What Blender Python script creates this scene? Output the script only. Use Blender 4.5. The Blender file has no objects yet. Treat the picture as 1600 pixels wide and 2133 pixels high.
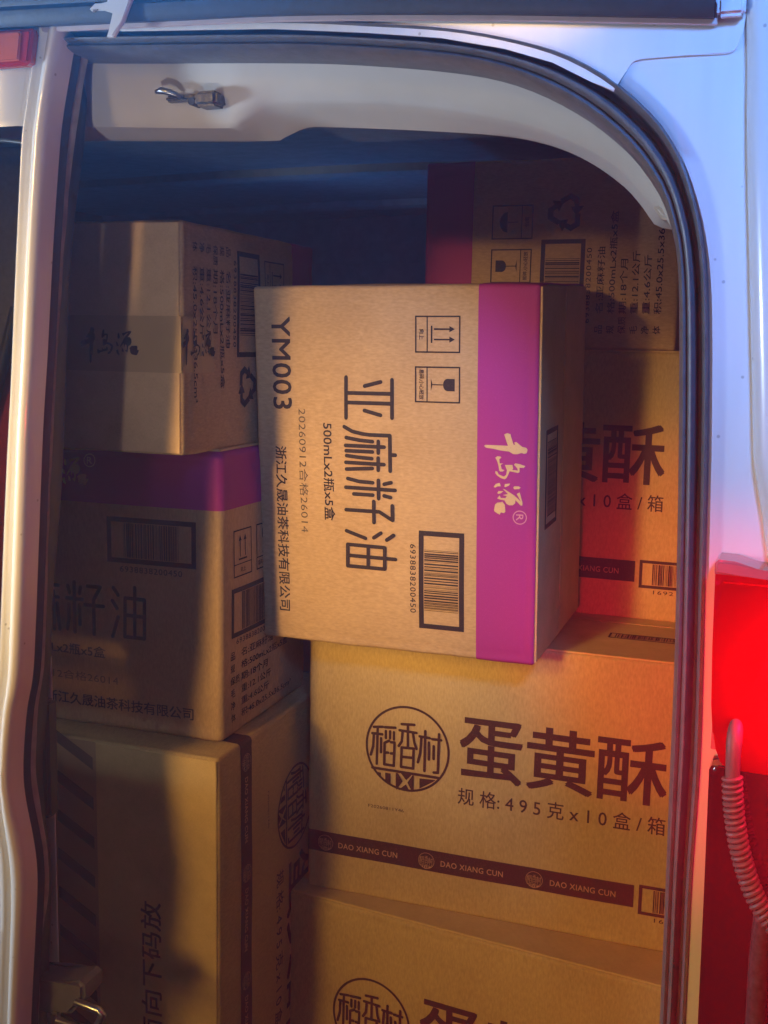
# Loaded van seen through its open right rear door at night: stacked cartons inside.
import bpy, bmesh, math, random
from mathutils import Vector, Matrix, noise
random.seed(7)
scene = bpy.context.scene
COL = scene.collection
R = math.radians

# ------------------------------------------------------------------ camera
cam_data = bpy.data.cameras.new('camera')
cam = bpy.data.objects.new('camera', cam_data)
COL.objects.link(cam)
right = Vector((0.93468645, 0.35495326, 0.01922029))
up = Vector((-0.06983780, 0.13034808, 0.98900559))
fwd = Vector((-0.34854544, 0.92575243, -0.14662374))
m3 = Matrix((right, up, -fwd)).transposed()
cam.matrix_world = Matrix.Translation((0, 0, 1.55)) @ m3.to_4x4()
cam_data.sensor_fit = 'VERTICAL'
cam_data.sensor_height = 36.0
cam_data.lens = 2354.08 / 2133.0 * 36.0
cam_data.clip_start = 0.02
cam_data.clip_end = 200
scene.camera = cam

# ------------------------------------------------------------------ world, lamps, exposure
world = bpy.data.worlds.new('World')
scene.world = world
world.use_nodes = True
wn = world.node_tree.nodes
wl = world.node_tree.links
bg = wn['Background']
sky = wn.new('ShaderNodeTexSky')
sky.sky_type = 'NISHITA'
sky.sun_disc = False
sky.sun_elevation = R(-4.0)
sky.sun_rotation = R(200)
wl.new(sky.outputs[0], bg.inputs[0])
bg.inputs[1].default_value = 0.05

def lamp(name, kind, loc, target, color, power, **kw):
    d = bpy.data.lights.new(name, kind)
    d.color = color
    d.energy = power
    for k, v in kw.items():
        setattr(d, k, v)
    o = bpy.data.objects.new(name, d)
    COL.objects.link(o)
    o.location = loc
    v = Vector(target) - Vector(loc)
    o.rotation_euler = v.to_track_quat('-Z', 'Y').to_euler()
    return o

# assumed sodium light on the lower stack, added warm spot filling the middle carton
lamp('sodium_light', 'SPOT', (-1.05, -1.7, 2.12), (-0.24, 1.36, 0.93), (1.0, 0.59, 0.14), 560,
     spot_size=R(15.5), spot_blend=0.9, shadow_soft_size=0.55)
lamp('warm_fill_spot', 'SPOT', (-1.18, -1.6, 1.78), (-0.54, 1.28, 1.36), (1.0, 0.63, 0.22), 940,
     spot_size=R(10.4), spot_blend=1.0, shadow_soft_size=0.26)
# low spot added to light the trim, shining up under the header
lamp('low_lamp', 'SPOT', (-0.58, -0.30, 0.60), (-0.50, 1.00, 1.68), (1.0, 0.92, 0.90), 30,
     spot_size=R(32), spot_blend=1.0, shadow_soft_size=0.03)
# unseen blue spot added to tint the right pillar and header
lamp('blue_pillar_spot', 'SPOT', (0.36, -0.15, 2.2), (-0.04, 0.92, 1.69), (0.10, 0.33, 1.0), 118,
     spot_size=R(35), spot_blend=1.0, shadow_soft_size=0.12)
# unseen blue spot added above the opening, lighting the mist to imitate lens glare
lamp('blue_glare_spot', 'SPOT', (-0.37, 0.83, 1.862), (-0.37, 0.0, 2.22), (0.01, 0.30, 1.0), 310.0,
     spot_size=R(120), spot_blend=0.5, shadow_soft_size=0.015)
# red spot added behind the photographer to lay a glare tint on cartons
lamp('red_tint_spot', 'SPOT', (-0.07, -0.35, 1.40), (-0.110, 1.20, 1.23), (1.0, 0.004, 0.07), 80,
     spot_size=R(18), spot_blend=1.0, shadow_soft_size=0.02)
# unseen blue point added behind the stacked cartons to tint the bay
lamp('bay_fill_point', 'POINT', (-0.78, 1.92, 1.58), (0, 0, 0), (0.03, 0.28, 1.0), 0.9, shadow_soft_size=0.02)
# broad soft fill, added to lift the shaded left stack
lamp('soft_fill', 'AREA', (0.9, -2.2, 2.0), (-0.5, 0.9, 1.4), (1.0, 0.86, 0.64), 3.4,
     shape='RECTANGLE', size=1.6, size_y=0.9)

# cold white spot added far left to rake across the painted door edges
lamp('door_fill_spot', 'SPOT', (-1.55, 0.42, 1.50), (-0.60, 0.95, 1.45), (0.62, 0.80, 1.0), 46,
     spot_size=R(90), spot_blend=0.5, shadow_soft_size=0.08)

scene.view_settings.view_transform = 'Standard'
scene.view_settings.look = 'None'
scene.view_settings.exposure = 0.0
scene.view_settings.gamma = 1.0
scene.view_settings.use_curve_mapping = False
scene.render.engine = 'CYCLES'
scene.cycles.use_denoising = True
scene.cycles.use_adaptive_sampling = True
scene.cycles.adaptive_threshold = 0.04
scene.cycles.adaptive_min_samples = 16
scene.cycles.volume_bounces = 0
scene.cycles.max_bounces = 5
scene.cycles.diffuse_bounces = 3
scene.cycles.glossy_bounces = 3
scene.cycles.transmission_bounces = 4
scene.cycles.caustics_reflective = False
scene.cycles.caustics_refractive = False

# ------------------------------------------------------------------ materials
def nodes_of(name):
    m = bpy.data.materials.new(name)
    m.use_nodes = True
    nt = m.node_tree
    return m, nt, nt.nodes, nt.links, nt.nodes['Principled BSDF']

def simple(name, col, rough=0.5, metal=0.0, coat=0.0, noise_amt=0.06, noise_scale=60, bump=0.0, bump_scale=300, spec=0.5):
    m, nt, n, l, p = nodes_of(name)
    tc = n.new('ShaderNodeTexCoord')
    nz = n.new('ShaderNodeTexNoise')
    nz.inputs['Scale'].default_value = noise_scale
    nz.inputs['Detail'].default_value = 2
    l.new(tc.outputs['Object'], nz.inputs['Vector'])
    mx = n.new('ShaderNodeMix'); mx.data_type = 'RGBA'
    mx.inputs[6].default_value = (*[c * (1 - noise_amt * 2) for c in col], 1)
    mx.inputs[7].default_value = (*[min(1, c * (1 + noise_amt * 2)) for c in col], 1)
    l.new(nz.outputs['Fac'], mx.inputs[0])
    l.new(mx.outputs[2], p.inputs['Base Color'])
    p.inputs['Roughness'].default_value = rough
    p.inputs['Metallic'].default_value = metal
    p.inputs['Coat Weight'].default_value = coat
    p.inputs['Coat Roughness'].default_value = 0.06
    p.inputs['Specular IOR Level'].default_value = spec
    if bump:
        nb = n.new('ShaderNodeTexNoise'); nb.inputs['Scale'].default_value = bump_scale
        l.new(tc.outputs['Object'], nb.inputs['Vector'])
        b = n.new('ShaderNodeBump'); b.inputs['Strength'].default_value = bump; b.inputs['Distance'].default_value = 0.001
        l.new(nb.outputs['Fac'], b.inputs['Height']); l.new(b.outputs[0], p.inputs['Normal'])
    return m

def kraft(name, lo, hi):
    m, nt, n, l, p = nodes_of(name)
    tc = n.new('ShaderNodeTexCoord')
    mp = n.new('ShaderNodeMapping'); mp.inputs['Scale'].default_value = (1, 1, 0.35)
    l.new(tc.outputs['Object'], mp.inputs[0])
    n1 = n.new('ShaderNodeTexNoise'); n1.inputs['Scale'].default_value = 9; n1.inputs['Detail'].default_value = 3
    n2 = n.new('ShaderNodeTexNoise'); n2.inputs['Scale'].default_value = 420; n2.inputs['Detail'].default_value = 1
    l.new(tc.outputs['Object'], n1.inputs['Vector']); l.new(mp.outputs[0], n2.inputs['Vector'])
    ad = n.new('ShaderNodeMath'); ad.operation = 'MULTIPLY_ADD'; ad.inputs[1].default_value = 0.55
    l.new(n2.outputs['Fac'], ad.inputs[0]); 
    sc = n.new('ShaderNodeMath'); sc.operation = 'MULTIPLY'; sc.inputs[1].default_value = 0.45
    l.new(n1.outputs['Fac'], sc.inputs[0]); l.new(sc.outputs[0], ad.inputs[2])
    cr = n.new('ShaderNodeValToRGB')
    cr.color_ramp.elements[0].position = 0.3; cr.color_ramp.elements[0].color = (*lo, 1)
    cr.color_ramp.elements[1].position = 0.7; cr.color_ramp.elements[1].color = (*hi, 1)
    l.new(ad.outputs[0], cr.inputs[0])
    # scattered scuffs, paler where the liner is rubbed
    n3 = n.new('ShaderNodeTexNoise'); n3.inputs['Scale'].default_value = 26; n3.inputs['Detail'].default_value = 4; n3.inputs['Roughness'].default_value = 0.75
    l.new(tc.outputs['Object'], n3.inputs['Vector'])
    c3 = n.new('ShaderNodeValToRGB'); c3.color_ramp.elements[0].position = 0.66; c3.color_ramp.elements[1].position = 0.80
    l.new(n3.outputs['Fac'], c3.inputs[0])
    mx = n.new('ShaderNodeMix'); mx.data_type = 'RGBA'; mx.inputs[7].default_value = (hi[0] * 1.25, hi[1] * 1.3, hi[2] * 1.45, 1)
    ms = n.new('ShaderNodeMath'); ms.operation = 'MULTIPLY'; ms.inputs[1].default_value = 0.5
    l.new(c3.outputs[0], ms.inputs[0]); l.new(ms.outputs[0], mx.inputs[0]); l.new(cr.outputs[0], mx.inputs[6])
    # rubbed edges: the folds are paler
    ge = n.new('ShaderNodeNewGeometry')
    ce = n.new('ShaderNodeValToRGB'); ce.color_ramp.elements[0].position = 0.52; ce.color_ramp.elements[1].position = 0.62
    l.new(ge.outputs['Pointiness'], ce.inputs[0])
    me_ = n.new('ShaderNodeMath'); me_.operation = 'MULTIPLY'; l.new(ce.outputs[0], me_.inputs[0]); l.new(n3.outputs['Fac'], me_.inputs[1])
    mx2 = n.new('ShaderNodeMix'); mx2.data_type = 'RGBA'; mx2.inputs[7].default_value = (hi[0] * 1.3, hi[1] * 1.35, hi[2] * 1.5, 1)
    l.new(me_.outputs[0], mx2.inputs[0]); l.new(mx.outputs[2], mx2.inputs[6])
    l.new(mx2.outputs[2], p.inputs['Base Color'])
    p.inputs['Roughness'].default_value = 0.72
    p.inputs['Specular IOR Level'].default_value = 0.3
    # corrugation showing faintly through, plus shallow dents
    w = n.new('ShaderNodeTexWave'); w.bands_direction = 'DIAGONAL'; w.inputs['Scale'].default_value = 34; w.inputs['Distortion'].default_value = 0.6
    mw = n.new('ShaderNodeMapping'); mw.inputs['Scale'].default_value = (1.3, 1.3, 0.0)
    l.new(tc.outputs['Object'], mw.inputs[0]); l.new(mw.outputs[0], w.inputs['Vector'])
    b1 = n.new('ShaderNodeBump'); b1.inputs['Strength'].default_value = 0.08; b1.inputs['Distance'].default_value = 0.0008
    l.new(w.outputs['Fac'], b1.inputs['Height'])
    b2 = n.new('ShaderNodeBump'); b2.inputs['Strength'].default_value = 0.45; b2.inputs['Distance'].default_value = 0.004
    l.new(n1.outputs['Fac'], b2.inputs['Height']); l.new(b1.outputs[0], b2.inputs['Normal'])
    b3 = n.new('ShaderNodeBump'); b3.inputs['Strength'].default_value = 0.2; b3.inputs['Distance'].default_value = 0.0006
    l.new(n2.outputs['Fac'], b3.inputs['Height']); l.new(b2.outputs[0], b3.inputs['Normal'])
    l.new(b3.outputs[0], p.inputs['Normal'])
    return m

def ink(name, col, worn):
    # printed ink: thin, with the board's fibre breaking it up a little
    m, nt, n, l, p = nodes_of(name)
    tc = n.new('ShaderNodeTexCoord')
    nz = n.new('ShaderNodeTexNoise'); nz.inputs['Scale'].default_value = 700; nz.inputs['Detail'].default_value = 2
    l.new(tc.outputs['Object'], nz.inputs['Vector'])
    cr = n.new('ShaderNodeValToRGB'); cr.color_ramp.elements[0].position = 0.55; cr.color_ramp.elements[1].position = 0.85
    l.new(nz.outputs['Fac'], cr.inputs[0])
    mx = n.new('ShaderNodeMix'); mx.data_type = 'RGBA'
    mx.inputs[6].default_value = (*col, 1); mx.inputs[7].default_value = (*worn, 1)
    l.new(cr.outputs[0], mx.inputs[0]); l.new(mx.outputs[2], p.inputs['Base Color'])
    p.inputs['Roughness'].default_value = 0.65
    p.inputs['Specular IOR Level'].default_value = 0.25
    return m

def paint(name, col, rough=0.22):
    # white body paint with road dirt specks and faint vertical run marks
    m, nt, n, l, p = nodes_of(name)
    tc = n.new('ShaderNodeTexCoord')
    v = n.new('ShaderNodeTexVoronoi'); v.inputs['Scale'].default_value = 46; v.inputs['Randomness'].default_value = 1
    l.new(tc.outputs['Object'], v.inputs['Vector'])
    c1 = n.new('ShaderNodeValToRGB'); c1.color_ramp.elements[0].position = 0.045; c1.color_ramp.elements[0].color = (1, 1, 1, 1)
    c1.color_ramp.elements[1].position = 0.075; c1.color_ramp.elements[1].color = (0, 0, 0, 1)
    l.new(v.outputs['Distance'], c1.inputs[0])
    mp = n.new('ShaderNodeMapping'); mp.inputs['Scale'].default_value = (60, 60, 5)
    l.new(tc.outputs['Object'], mp.inputs[0])
    nz = n.new('ShaderNodeTexNoise'); nz.inputs['Scale'].default_value = 1; nz.inputs['Detail'].default_value = 5
    l.new(mp.outputs[0], nz.inputs['Vector'])
    c2 = n.new('ShaderNodeValToRGB'); c2.color_ramp.elements[0].position = 0.35; c2.color_ramp.elements[1].position = 0.75
    c2.color_ramp.elements[0].color = (*[c * 0.93 for c in col], 1); c2.color_ramp.elements[1].color = (*col, 1)
    l.new(nz.outputs['Fac'], c2.inputs[0])
    mx = n.new('ShaderNodeMix'); mx.data_type = 'RGBA'; mx.inputs[7].default_value = (0.25, 0.23, 0.21, 1)
    mm = n.new('ShaderNodeMath'); mm.operation = 'MULTIPLY'; mm.inputs[1].default_value = 0.55
    l.new(c1.outputs[0], mm.inputs[0]); l.new(mm.outputs[0], mx.inputs[0]); l.new(c2.outputs[0], mx.inputs[6])
    l.new(mx.outputs[2], p.inputs['Base Color'])
    p.inputs['Roughness'].default_value = rough
    p.inputs['Coat Weight'].default_value = 0.6
    p.inputs['Coat Roughness'].default_value = 0.05
    b = n.new('ShaderNodeBump'); b.inputs['Strength'].default_value = 0.04; b.inputs['Distance'].default_value = 0.002
    n4 = n.new('ShaderNodeTexNoise'); n4.inputs['Scale'].default_value = 35
    l.new(tc.outputs['Object'], n4.inputs['Vector']); l.new(n4.outputs['Fac'], b.inputs['Height']); l.new(b.outputs[0], p.inputs['Normal'])
    return m

def lens(name, col, trans=0.75, rough=0.12):
    m, nt, n, l, p = nodes_of(name)
    out = n['Material Output']
    tr = n.new('ShaderNodeBsdfTranslucent'); tr.inputs[0].default_value = (*col, 1)
    p.inputs['Base Color'].default_value = (*[c * 0.16 for c in col], 1)
    p.inputs['Roughness'].default_value = rough
    p.inputs['Coat Weight'].default_value = 0.5
    tc = n.new('ShaderNodeTexCoord')
    w = n.new('ShaderNodeTexVoronoi'); w.inputs['Scale'].default_value = 160
    l.new(tc.outputs['Object'], w.inputs['Vector'])
    b = n.new('ShaderNodeBump'); b.inputs['Strength'].default_value = 0.15; b.inputs['Distance'].default_value = 0.001
    l.new(w.outputs['Distance'], b.inputs['Height']); l.new(b.outputs[0], p.inputs['Normal'])
    mix = n.new('ShaderNodeMixShader'); mix.inputs[0].default_value = trans
    l.new(p.outputs[0], mix.inputs[1]); l.new(tr.outputs[0], mix.inputs[2]); l.new(mix.outputs[0], out.inputs[0])
    return m

def glass(name, tint):
    m, nt, n, l, p = nodes_of(name)
    # thin tinted pane: lets light straight through, reflects by angle
    out = n['Material Output']
    tp = n.new('ShaderNodeBsdfTransparent'); tp.inputs[0].default_value = (*tint, 1)
    fr = n.new('ShaderNodeFresnel'); fr.inputs['IOR'].default_value = 1.5
    mixs = n.new('ShaderNodeMixShader')
    p.inputs['Base Color'].default_value = (0.01, 0.01, 0.01, 1)
    p.inputs['Metallic'].default_value = 0.0
    p.inputs['Roughness'].default_value = 0.03
    l.new(fr.outputs[0], mixs.inputs[0]); l.new(tp.outputs[0], mixs.inputs[1]); l.new(p.outputs[0], mixs.inputs[2]); l.new(mixs.outputs[0], out.inputs[0])
    tc = n.new('ShaderNodeTexCoord'); nz = n.new('ShaderNodeTexNoise'); nz.inputs['Scale'].default_value = 6
    l.new(tc.outputs['Object'], nz.inputs['Vector'])
    b = n.new('ShaderNodeBump'); b.inputs['Strength'].default_value = 0.02
    l.new(nz.outputs['Fac'], b.inputs['Height']); l.new(b.outputs[0], p.inputs['Normal'])
    return m

M = {}
M['oil_kraft'] = kraft('kraft_board', (0.37, 0.228, 0.105), (0.51, 0.33, 0.16))
M['egg_kraft'] = kraft('kraft_board_yellow', (0.39, 0.255, 0.088), (0.53, 0.362, 0.135))
M['ink'] = ink('black_ink', (0.018, 0.012, 0.02), (0.07, 0.045, 0.04))
M['maroon_ink'] = ink('maroon_ink', (0.045, 0.012, 0.012), (0.12, 0.05, 0.03))
M['faint_ink'] = ink('inkjet_ink', (0.10, 0.07, 0.045), (0.32, 0.21, 0.12))
M['purple'] = ink('purple_ink', (0.33, 0.026, 0.20), (0.39, 0.045, 0.23))
M['bare'] = ink('bare_board_in_print', (0.62, 0.42, 0.21), (0.5, 0.33, 0.17))
M['bare_dim'] = ink('bare_board_in_stripe', (0.42, 0.26, 0.13), (0.3, 0.18, 0.09))
M['reg'] = ink('pale_pink_print', (0.62, 0.25, 0.30), (0.5, 0.2, 0.3))
M['tape'] = simple('packing_tape', (0.40, 0.26, 0.12), 0.42, noise_amt=0.05, noise_scale=25, bump=0.1, bump_scale=60)
M['tape_dark'] = simple('printed_tape', (0.10, 0.075, 0.05), 0.35, noise_amt=0.05)
M['white'] = paint('white_body_paint', (0.74, 0.745, 0.75))
M['sealant'] = simple('pinkish_sealant', (0.50, 0.42, 0.42), 0.6)
M['rubber'] = simple('black_rubber', (0.030, 0.032, 0.036), 0.5, noise_amt=0.15, noise_scale=120, bump=0.2)
M['seal'] = simple('grey_rubber_seal', (0.11, 0.112, 0.12), 0.42, noise_amt=0.18, noise_scale=90, bump=0.25, bump_scale=220)
M['bulb'] = simple('worn_grey_rubber', (0.30, 0.295, 0.26), 0.6, noise_amt=0.25, noise_scale=70, bump=0.3, bump_scale=250)
M['dark_plastic'] = simple('dark_plastic', (0.022, 0.026, 0.034), 0.45, noise_amt=0.1)
M['trim'] = simple('grey_trim_plastic', (0.52, 0.51, 0.48), 0.5, noise_amt=0.04, noise_scale=30, bump=0.1, bump_scale=500)
M['liner'] = simple('headliner_felt', (0.22, 0.22, 0.23), 0.9, noise_amt=0.12, noise_scale=50, bump=0.3, bump_scale=400)
M['chrome'] = simple('chromed_steel', (0.48, 0.48, 0.48), 0.3, metal=1.0, noise_amt=0.05)
M['cast'] = simple('cast_metal', (0.16, 0.16, 0.165), 0.5, metal=0.4, noise_amt=0.12, bump=0.2)
M['steel'] = simple('dark_steel', (0.16, 0.16, 0.18), 0.32, metal=0.8, noise_amt=0.3, noise_scale=200, bump=0.3)
M['glass'] = glass('tinted_glass', (0.72, 0.72, 0.72))
M['lens_red'] = lens('red_lens', (0.80, 0.002, 0.002))
M['lens_top'] = simple('pink_lens_edge', (0.45, 0.12, 0.14), 0.2, coat=0.5)
M['lens_dark'] = simple('dark_maroon_lens', (0.035, 0.004, 0.006), 0.16, coat=0.6, noise_amt=0.3, noise_scale=20)
M['brake_rim'] = simple('red_brake_rim', (0.42, 0.02, 0.015), 0.18, coat=0.6)
M['brake_lens'] = simple('orange_red_brake_lens', (0.60, 0.13, 0.06), 0.15, coat=0.8, noise_amt=0.05)
M['conduit'] = simple('grey_conduit_rubber', (0.09, 0.08, 0.08), 0.5, noise_amt=0.15, bump=0.2)
M['red_reflection_cloth'] = simple('red_reflection_cloth', (0.34, 0.018, 0.03), 0.85, noise_amt=0.15, noise_scale=300, bump=0.3)
M['grey_reflection_cloth'] = simple('grey_reflection_cloth', (0.20, 0.185, 0.17), 0.9, noise_amt=0.15, noise_scale=200)

# ------------------------------------------------------------------ mesh helpers
def make(name, verts, faces, mat, parent=None, smooth=None, loc=None):
    me = bpy.data.meshes.new(name)
    me.from_pydata([tuple(v) for v in verts], [], faces)
    me.update()
    if smooth is not None:
        me.polygons.foreach_set('use_smooth', [True] * len(me.polygons))
        me.set_sharp_from_angle(angle=R(smooth))
    me.materials.append(M[mat])
    o = bpy.data.objects.new(name, me)
    COL.objects.link(o)
    if parent is not None:
        o.parent = parent
    if loc is not None:
        o.location = loc
    return o

def from_bm(name, bm, mat, parent=None, smooth=None):
    bmesh.ops.recalc_face_normals(bm, faces=bm.faces)
    me = bpy.data.meshes.new(name)
    bm.to_mesh(me); bm.free()
    if smooth is not None:
        me.polygons.foreach_set('use_smooth', [True] * len(me.polygons))
        me.set_sharp_from_angle(angle=R(smooth))
    me.materials.append(M[mat])
    o = bpy.data.objects.new(name, me)
    COL.objects.link(o)
    if parent is not None:
        o.parent = parent
    return o

def tag(o, label, cat, group=None):
    o['label'] = label; o['category'] = cat
    if group: o['group'] = group
    return o

def empty(name, loc=(0, 0, 0), rot=None):
    o = bpy.data.objects.new(name, None)
    COL.objects.link(o)
    o.empty_display_size = 0.05
    mw = Matrix.Translation(loc)
    if rot is not None:
        mw = mw @ rot.to_4x4()
    o.matrix_world = mw
    return o

def catmull(pts, n):
    """smooth curve through pts (tuples of any size) resampled to n points by arc length"""
    P = [Vector(p) if len(p) > 2 else Vector((p[0], p[1], 0)) for p in pts]
    P = [P[0] * 2 - P[1]] + P + [P[-1] * 2 - P[-2]]
    dense = []
    for i in range(1, len(P) - 2):
        a, b, c, d = P[i - 1], P[i], P[i + 1], P[i + 2]
        for k in range(12):
            t = k / 12
            dense.append(0.5 * ((2 * b) + (c - a) * t + (2 * a - 5 * b + 4 * c - d) * t * t + (3 * b - a - 3 * c + d) * t ** 3))
    dense.append(P[-2])
    return resample(dense, n)

def resample(dense, n):
    acc = [0.0]
    for a, b in zip(dense, dense[1:]):
        acc.append(acc[-1] + (b - a).length)
    out = []; j = 0
    for i in range(n):
        s = acc[-1] * i / (n - 1)
        while j < len(acc) - 2 and acc[j + 1] < s:
            j += 1
        seg = acc[j + 1] - acc[j]
        out.append(dense[j].lerp(dense[j + 1], 0 if seg == 0 else min(1, (s - acc[j]) / seg)))
    return out

def interp(curve, z):
    """x of a (x, z) curve at height z (curve ordered by falling z)"""
    c = sorted(curve, key=lambda p: p[1])
    if z <= c[0][1]: return c[0][0]
    for a, b in zip(c, c[1:]):
        if z <= b[1]:
            t = (z - a[1]) / (b[1] - a[1])
            return a[0] + (b[0] - a[0]) * t
    return c[-1][0]

def loft(name, rows, mat, parent=None, smooth=40, close=False):
    """rows: lists of points, all of the same length"""
    n = len(rows[0]); v = [p for r in rows for p in r]; f = []
    rr = len(rows)
    for i in range(rr - (0 if close else 1)):
        for j in range(n - 1):
            a = (i % rr) * n + j; b = ((i + 1) % rr) * n + j
            f.append((a, a + 1, b + 1, b))
    return make(name, v, f, mat, parent, smooth)

def extrude(name, poly, y0, y1, mat, parent=None, bevel=0.0, seg=2, smooth=40):
    """poly in (x, z), standing between y0 (near) and y1"""
    bm = bmesh.new()
    a = [bm.verts.new((x, y0, z)) for x, z in poly]
    b = [bm.verts.new((x, y1, z)) for x, z in poly]
    n = len(poly)
    bm.faces.new(a); bm.faces.new(list(reversed(b)))
    for i in range(n):
        bm.faces.new((a[i], b[i], b[(i + 1) % n], a[(i + 1) % n]))
    if bevel:
        es = [e for e in bm.edges if all(v in a for v in e.verts) or (all(v in b for v in e.verts))]
        bmesh.ops.bevel(bm, geom=es, offset=bevel, segments=seg, affect='EDGES', clamp_overlap=True)
    bmesh.ops.triangulate(bm, faces=[f for f in bm.faces if len(f.verts) > 4])
    return from_bm(name, bm, mat, parent, smooth)

def box(name, lo, hi, mat, parent=None, bevel=0.001, seg=2):
    bm = bmesh.new()
    bmesh.ops.create_cube(bm, size=1)
    for v in bm.verts:
        v.co = Vector([lo[k] + (v.co[k] + 0.5) * (hi[k] - lo[k]) for k in range(3)])
    if bevel:
        bmesh.ops.bevel(bm, geom=list(bm.edges), offset=bevel, segments=seg, affect='EDGES', clamp_overlap=True)
    return from_bm(name, bm, mat, parent, 40)

def tube(name, path, rad, mat, parent=None, seg=10, closed=False, cap=True):
    """path: list of Vectors; rad: number or one per point"""
    n = len(path); v = []; f = []
    prev = None
    for i, p in enumerate(path):
        if closed:
            t = (path[(i + 1) % n] - path[i - 1]).normalized()
        else:
            t = (path[min(i + 1, n - 1)] - path[max(i - 1, 0)]).normalized()
        if prev is None:
            ref = Vector((0, 0, 1)) if abs(t.z) < 0.9 else Vector((1, 0, 0))
            nrm = t.cross(ref).normalized()
        else:
            nrm = (prev - t * prev.dot(t)).normalized()
        prev = nrm
        bn = t.cross(nrm)
        r = rad[i] if isinstance(rad, (list, tuple)) else rad
        for k in range(seg):
            a = 2 * math.pi * k / seg
            v.append(p + (nrm * math.cos(a) + bn * math.sin(a)) * r)
    for i in range(n if closed else n - 1):
        for k in range(seg):
            a = i * seg; b = ((i + 1) % n) * seg
            f.append((a + k, a + (k + 1) % seg, b + (k + 1) % seg, b + k))
    if cap and not closed:
        f.append(tuple(range(seg - 1, -1, -1)))
        f.append(tuple((n - 1) * seg + k for k in range(seg)))
    return make(name, v, f, mat, parent, 50)

# ------------------------------------------------------------------ flat print: 2D meshes (u, v, lift)
_text = {}
def text_shape(s, bold, space):
    key = (s, bold, space)
    if key not in _text:
        c = bpy.data.curves.new('lettering', 'FONT')
        c.body = s; c.offset = bold; c.space_character = space; c.resolution_u = 3
        o = bpy.data.objects.new('lettering', c)
        COL.objects.link(o)
        bpy.context.view_layer.update()
        dg = bpy.context.evaluated_depsgraph_get()
        me = bpy.data.meshes.new_from_object(o.evaluated_get(dg))
        vs = [(v.co.x, v.co.y) for v in me.vertices]
        fs = [tuple(p.vertices) for p in me.polygons]
        bpy.data.objects.remove(o); bpy.data.curves.remove(c); bpy.data.meshes.remove(me)
        x0 = min(v[0] for v in vs); x1 = max(v[0] for v in vs); y0 = min(v[1] for v in vs); y1 = max(v[1] for v in vs)
        _text[key] = ([((x - x0) / (x1 - x0), (y - y0) / (y1 - y0)) for x, y in vs], fs)
    return _text[key]

class Flat:
    def __init__(self):
        self.v = []; self.f = []; self.lift = 0.0
    def _add(self, pts, faces):
        b = len(self.v)
        self.v += [(p[0], p[1], self.lift) for p in pts]
        self.f += [tuple(b + i for i in f) for f in faces]
        self.lift += 0.00002
        return self
    def text(self, s, u0, v0, u1, v1, bold=0.0, space=1.0):
        vs, fs = text_shape(s, 0.0, space)
        d = bold * (v1 - v0)
        for dx, dy in (((0, 0),) if d <= 0 else ((-d, -d), (d, -d), (-d, d), (d, d))):
            self._add([(u0 + d + dx + x * (u1 - u0 - 2 * d), v0 + d + dy + y * (v1 - v0 - 2 * d)) for x, y in vs], fs)
        return self
    def rect(self, u0, v0, u1, v1, nu=1, nv=1):
        pts = [(u0 + (u1 - u0) * i / nu, v0 + (v1 - v0) * j / nv) for j in range(nv + 1) for i in range(nu + 1)]
        fs = [(j * (nu + 1) + i, j * (nu + 1) + i + 1, (j + 1) * (nu + 1) + i + 1, (j + 1) * (nu + 1) + i) for j in range(nv) for i in range(nu)]
        return self._add(pts, fs)
    def frame(self, u0, v0, u1, v1, t):
        self.rect(u0, v0, u1, v0 + t, 6); self.rect(u0, v1 - t, u1, v1, 6)
        self.rect(u0, v0 + t, u0 + t, v1 - t); return self.rect(u1 - t, v0 + t, u1, v1 - t)
    def poly(self, pts):
        from mathutils.geometry import tessellate_polygon
        tr = tessellate_polygon([[Vector((x, y, 0)) for x, y in pts]])
        fs = []
        for a, b, c in tr:
            A, B, C_ = pts[a], pts[b], pts[c]
            s = (B[0] - A[0]) * (C_[1] - A[1]) - (B[1] - A[1]) * (C_[0] - A[0])
            fs.append((a, b, c) if s > 0 else (a, c, b))
        return self._add(pts, fs)
    def stroke(self, pts, w, rnd=True):
        r = w / 2
        for (ax, ay), (bx, by) in zip(pts, pts[1:]):
            dx, dy = bx - ax, by - ay; L = math.hypot(dx, dy); dx /= L; dy /= L
            out = []
            a0 = math.atan2(dy, dx)
            k = 5
            for i in range(k + 1):
                a = a0 - math.pi / 2 + math.pi * i / k
                out.append((bx + r * math.cos(a), by + r * math.sin(a)) if rnd else None)
            for i in range(k + 1):
                a = a0 + math.pi / 2 + math.pi * i / k
                out.append((ax + r * math.cos(a), ay + r * math.sin(a)) if rnd else None)
            self._add(out, [tuple(range(len(out)))])
        return self
    def ring(self, cx, cy, r0, r1, n=56):
        pts = []
        for i in range(n):
            a = 2 * math.pi * i / n
            pts += [(cx + r0 * math.cos(a), cy + r0 * math.sin(a)), (cx + r1 * math.cos(a), cy + r1 * math.sin(a))]
        return self._add(pts, [(2 * i, 2 * i + 1, (2 * i + 3) % (2 * n), (2 * i + 2) % (2 * n)) for i in range(n)])

def bars(F, u0, v0, u1, v1, seed=3, vertical=True):
    rnd = random.Random(seed); u = u0
    while u < u1:
        w = rnd.choice((0.0005, 0.0005, 0.0010, 0.0015, 0.0020)); g = rnd.choice((0.0005, 0.0010, 0.0010, 0.0016))
        F.rect(u, v0, min(u + w, u1), v1); u += w + g
    return F

def barcode(u0, v0, u1, v1, t, q=0.14, seed=3):
    F = Flat(); F.frame(u0, v0, u1, v1, t)
    wq = (u1 - u0) * q
    return bars(F, u0 + t + wq, v0 + t + 0.001, u1 - t - wq, v1 - t - 0.001, seed)

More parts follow.
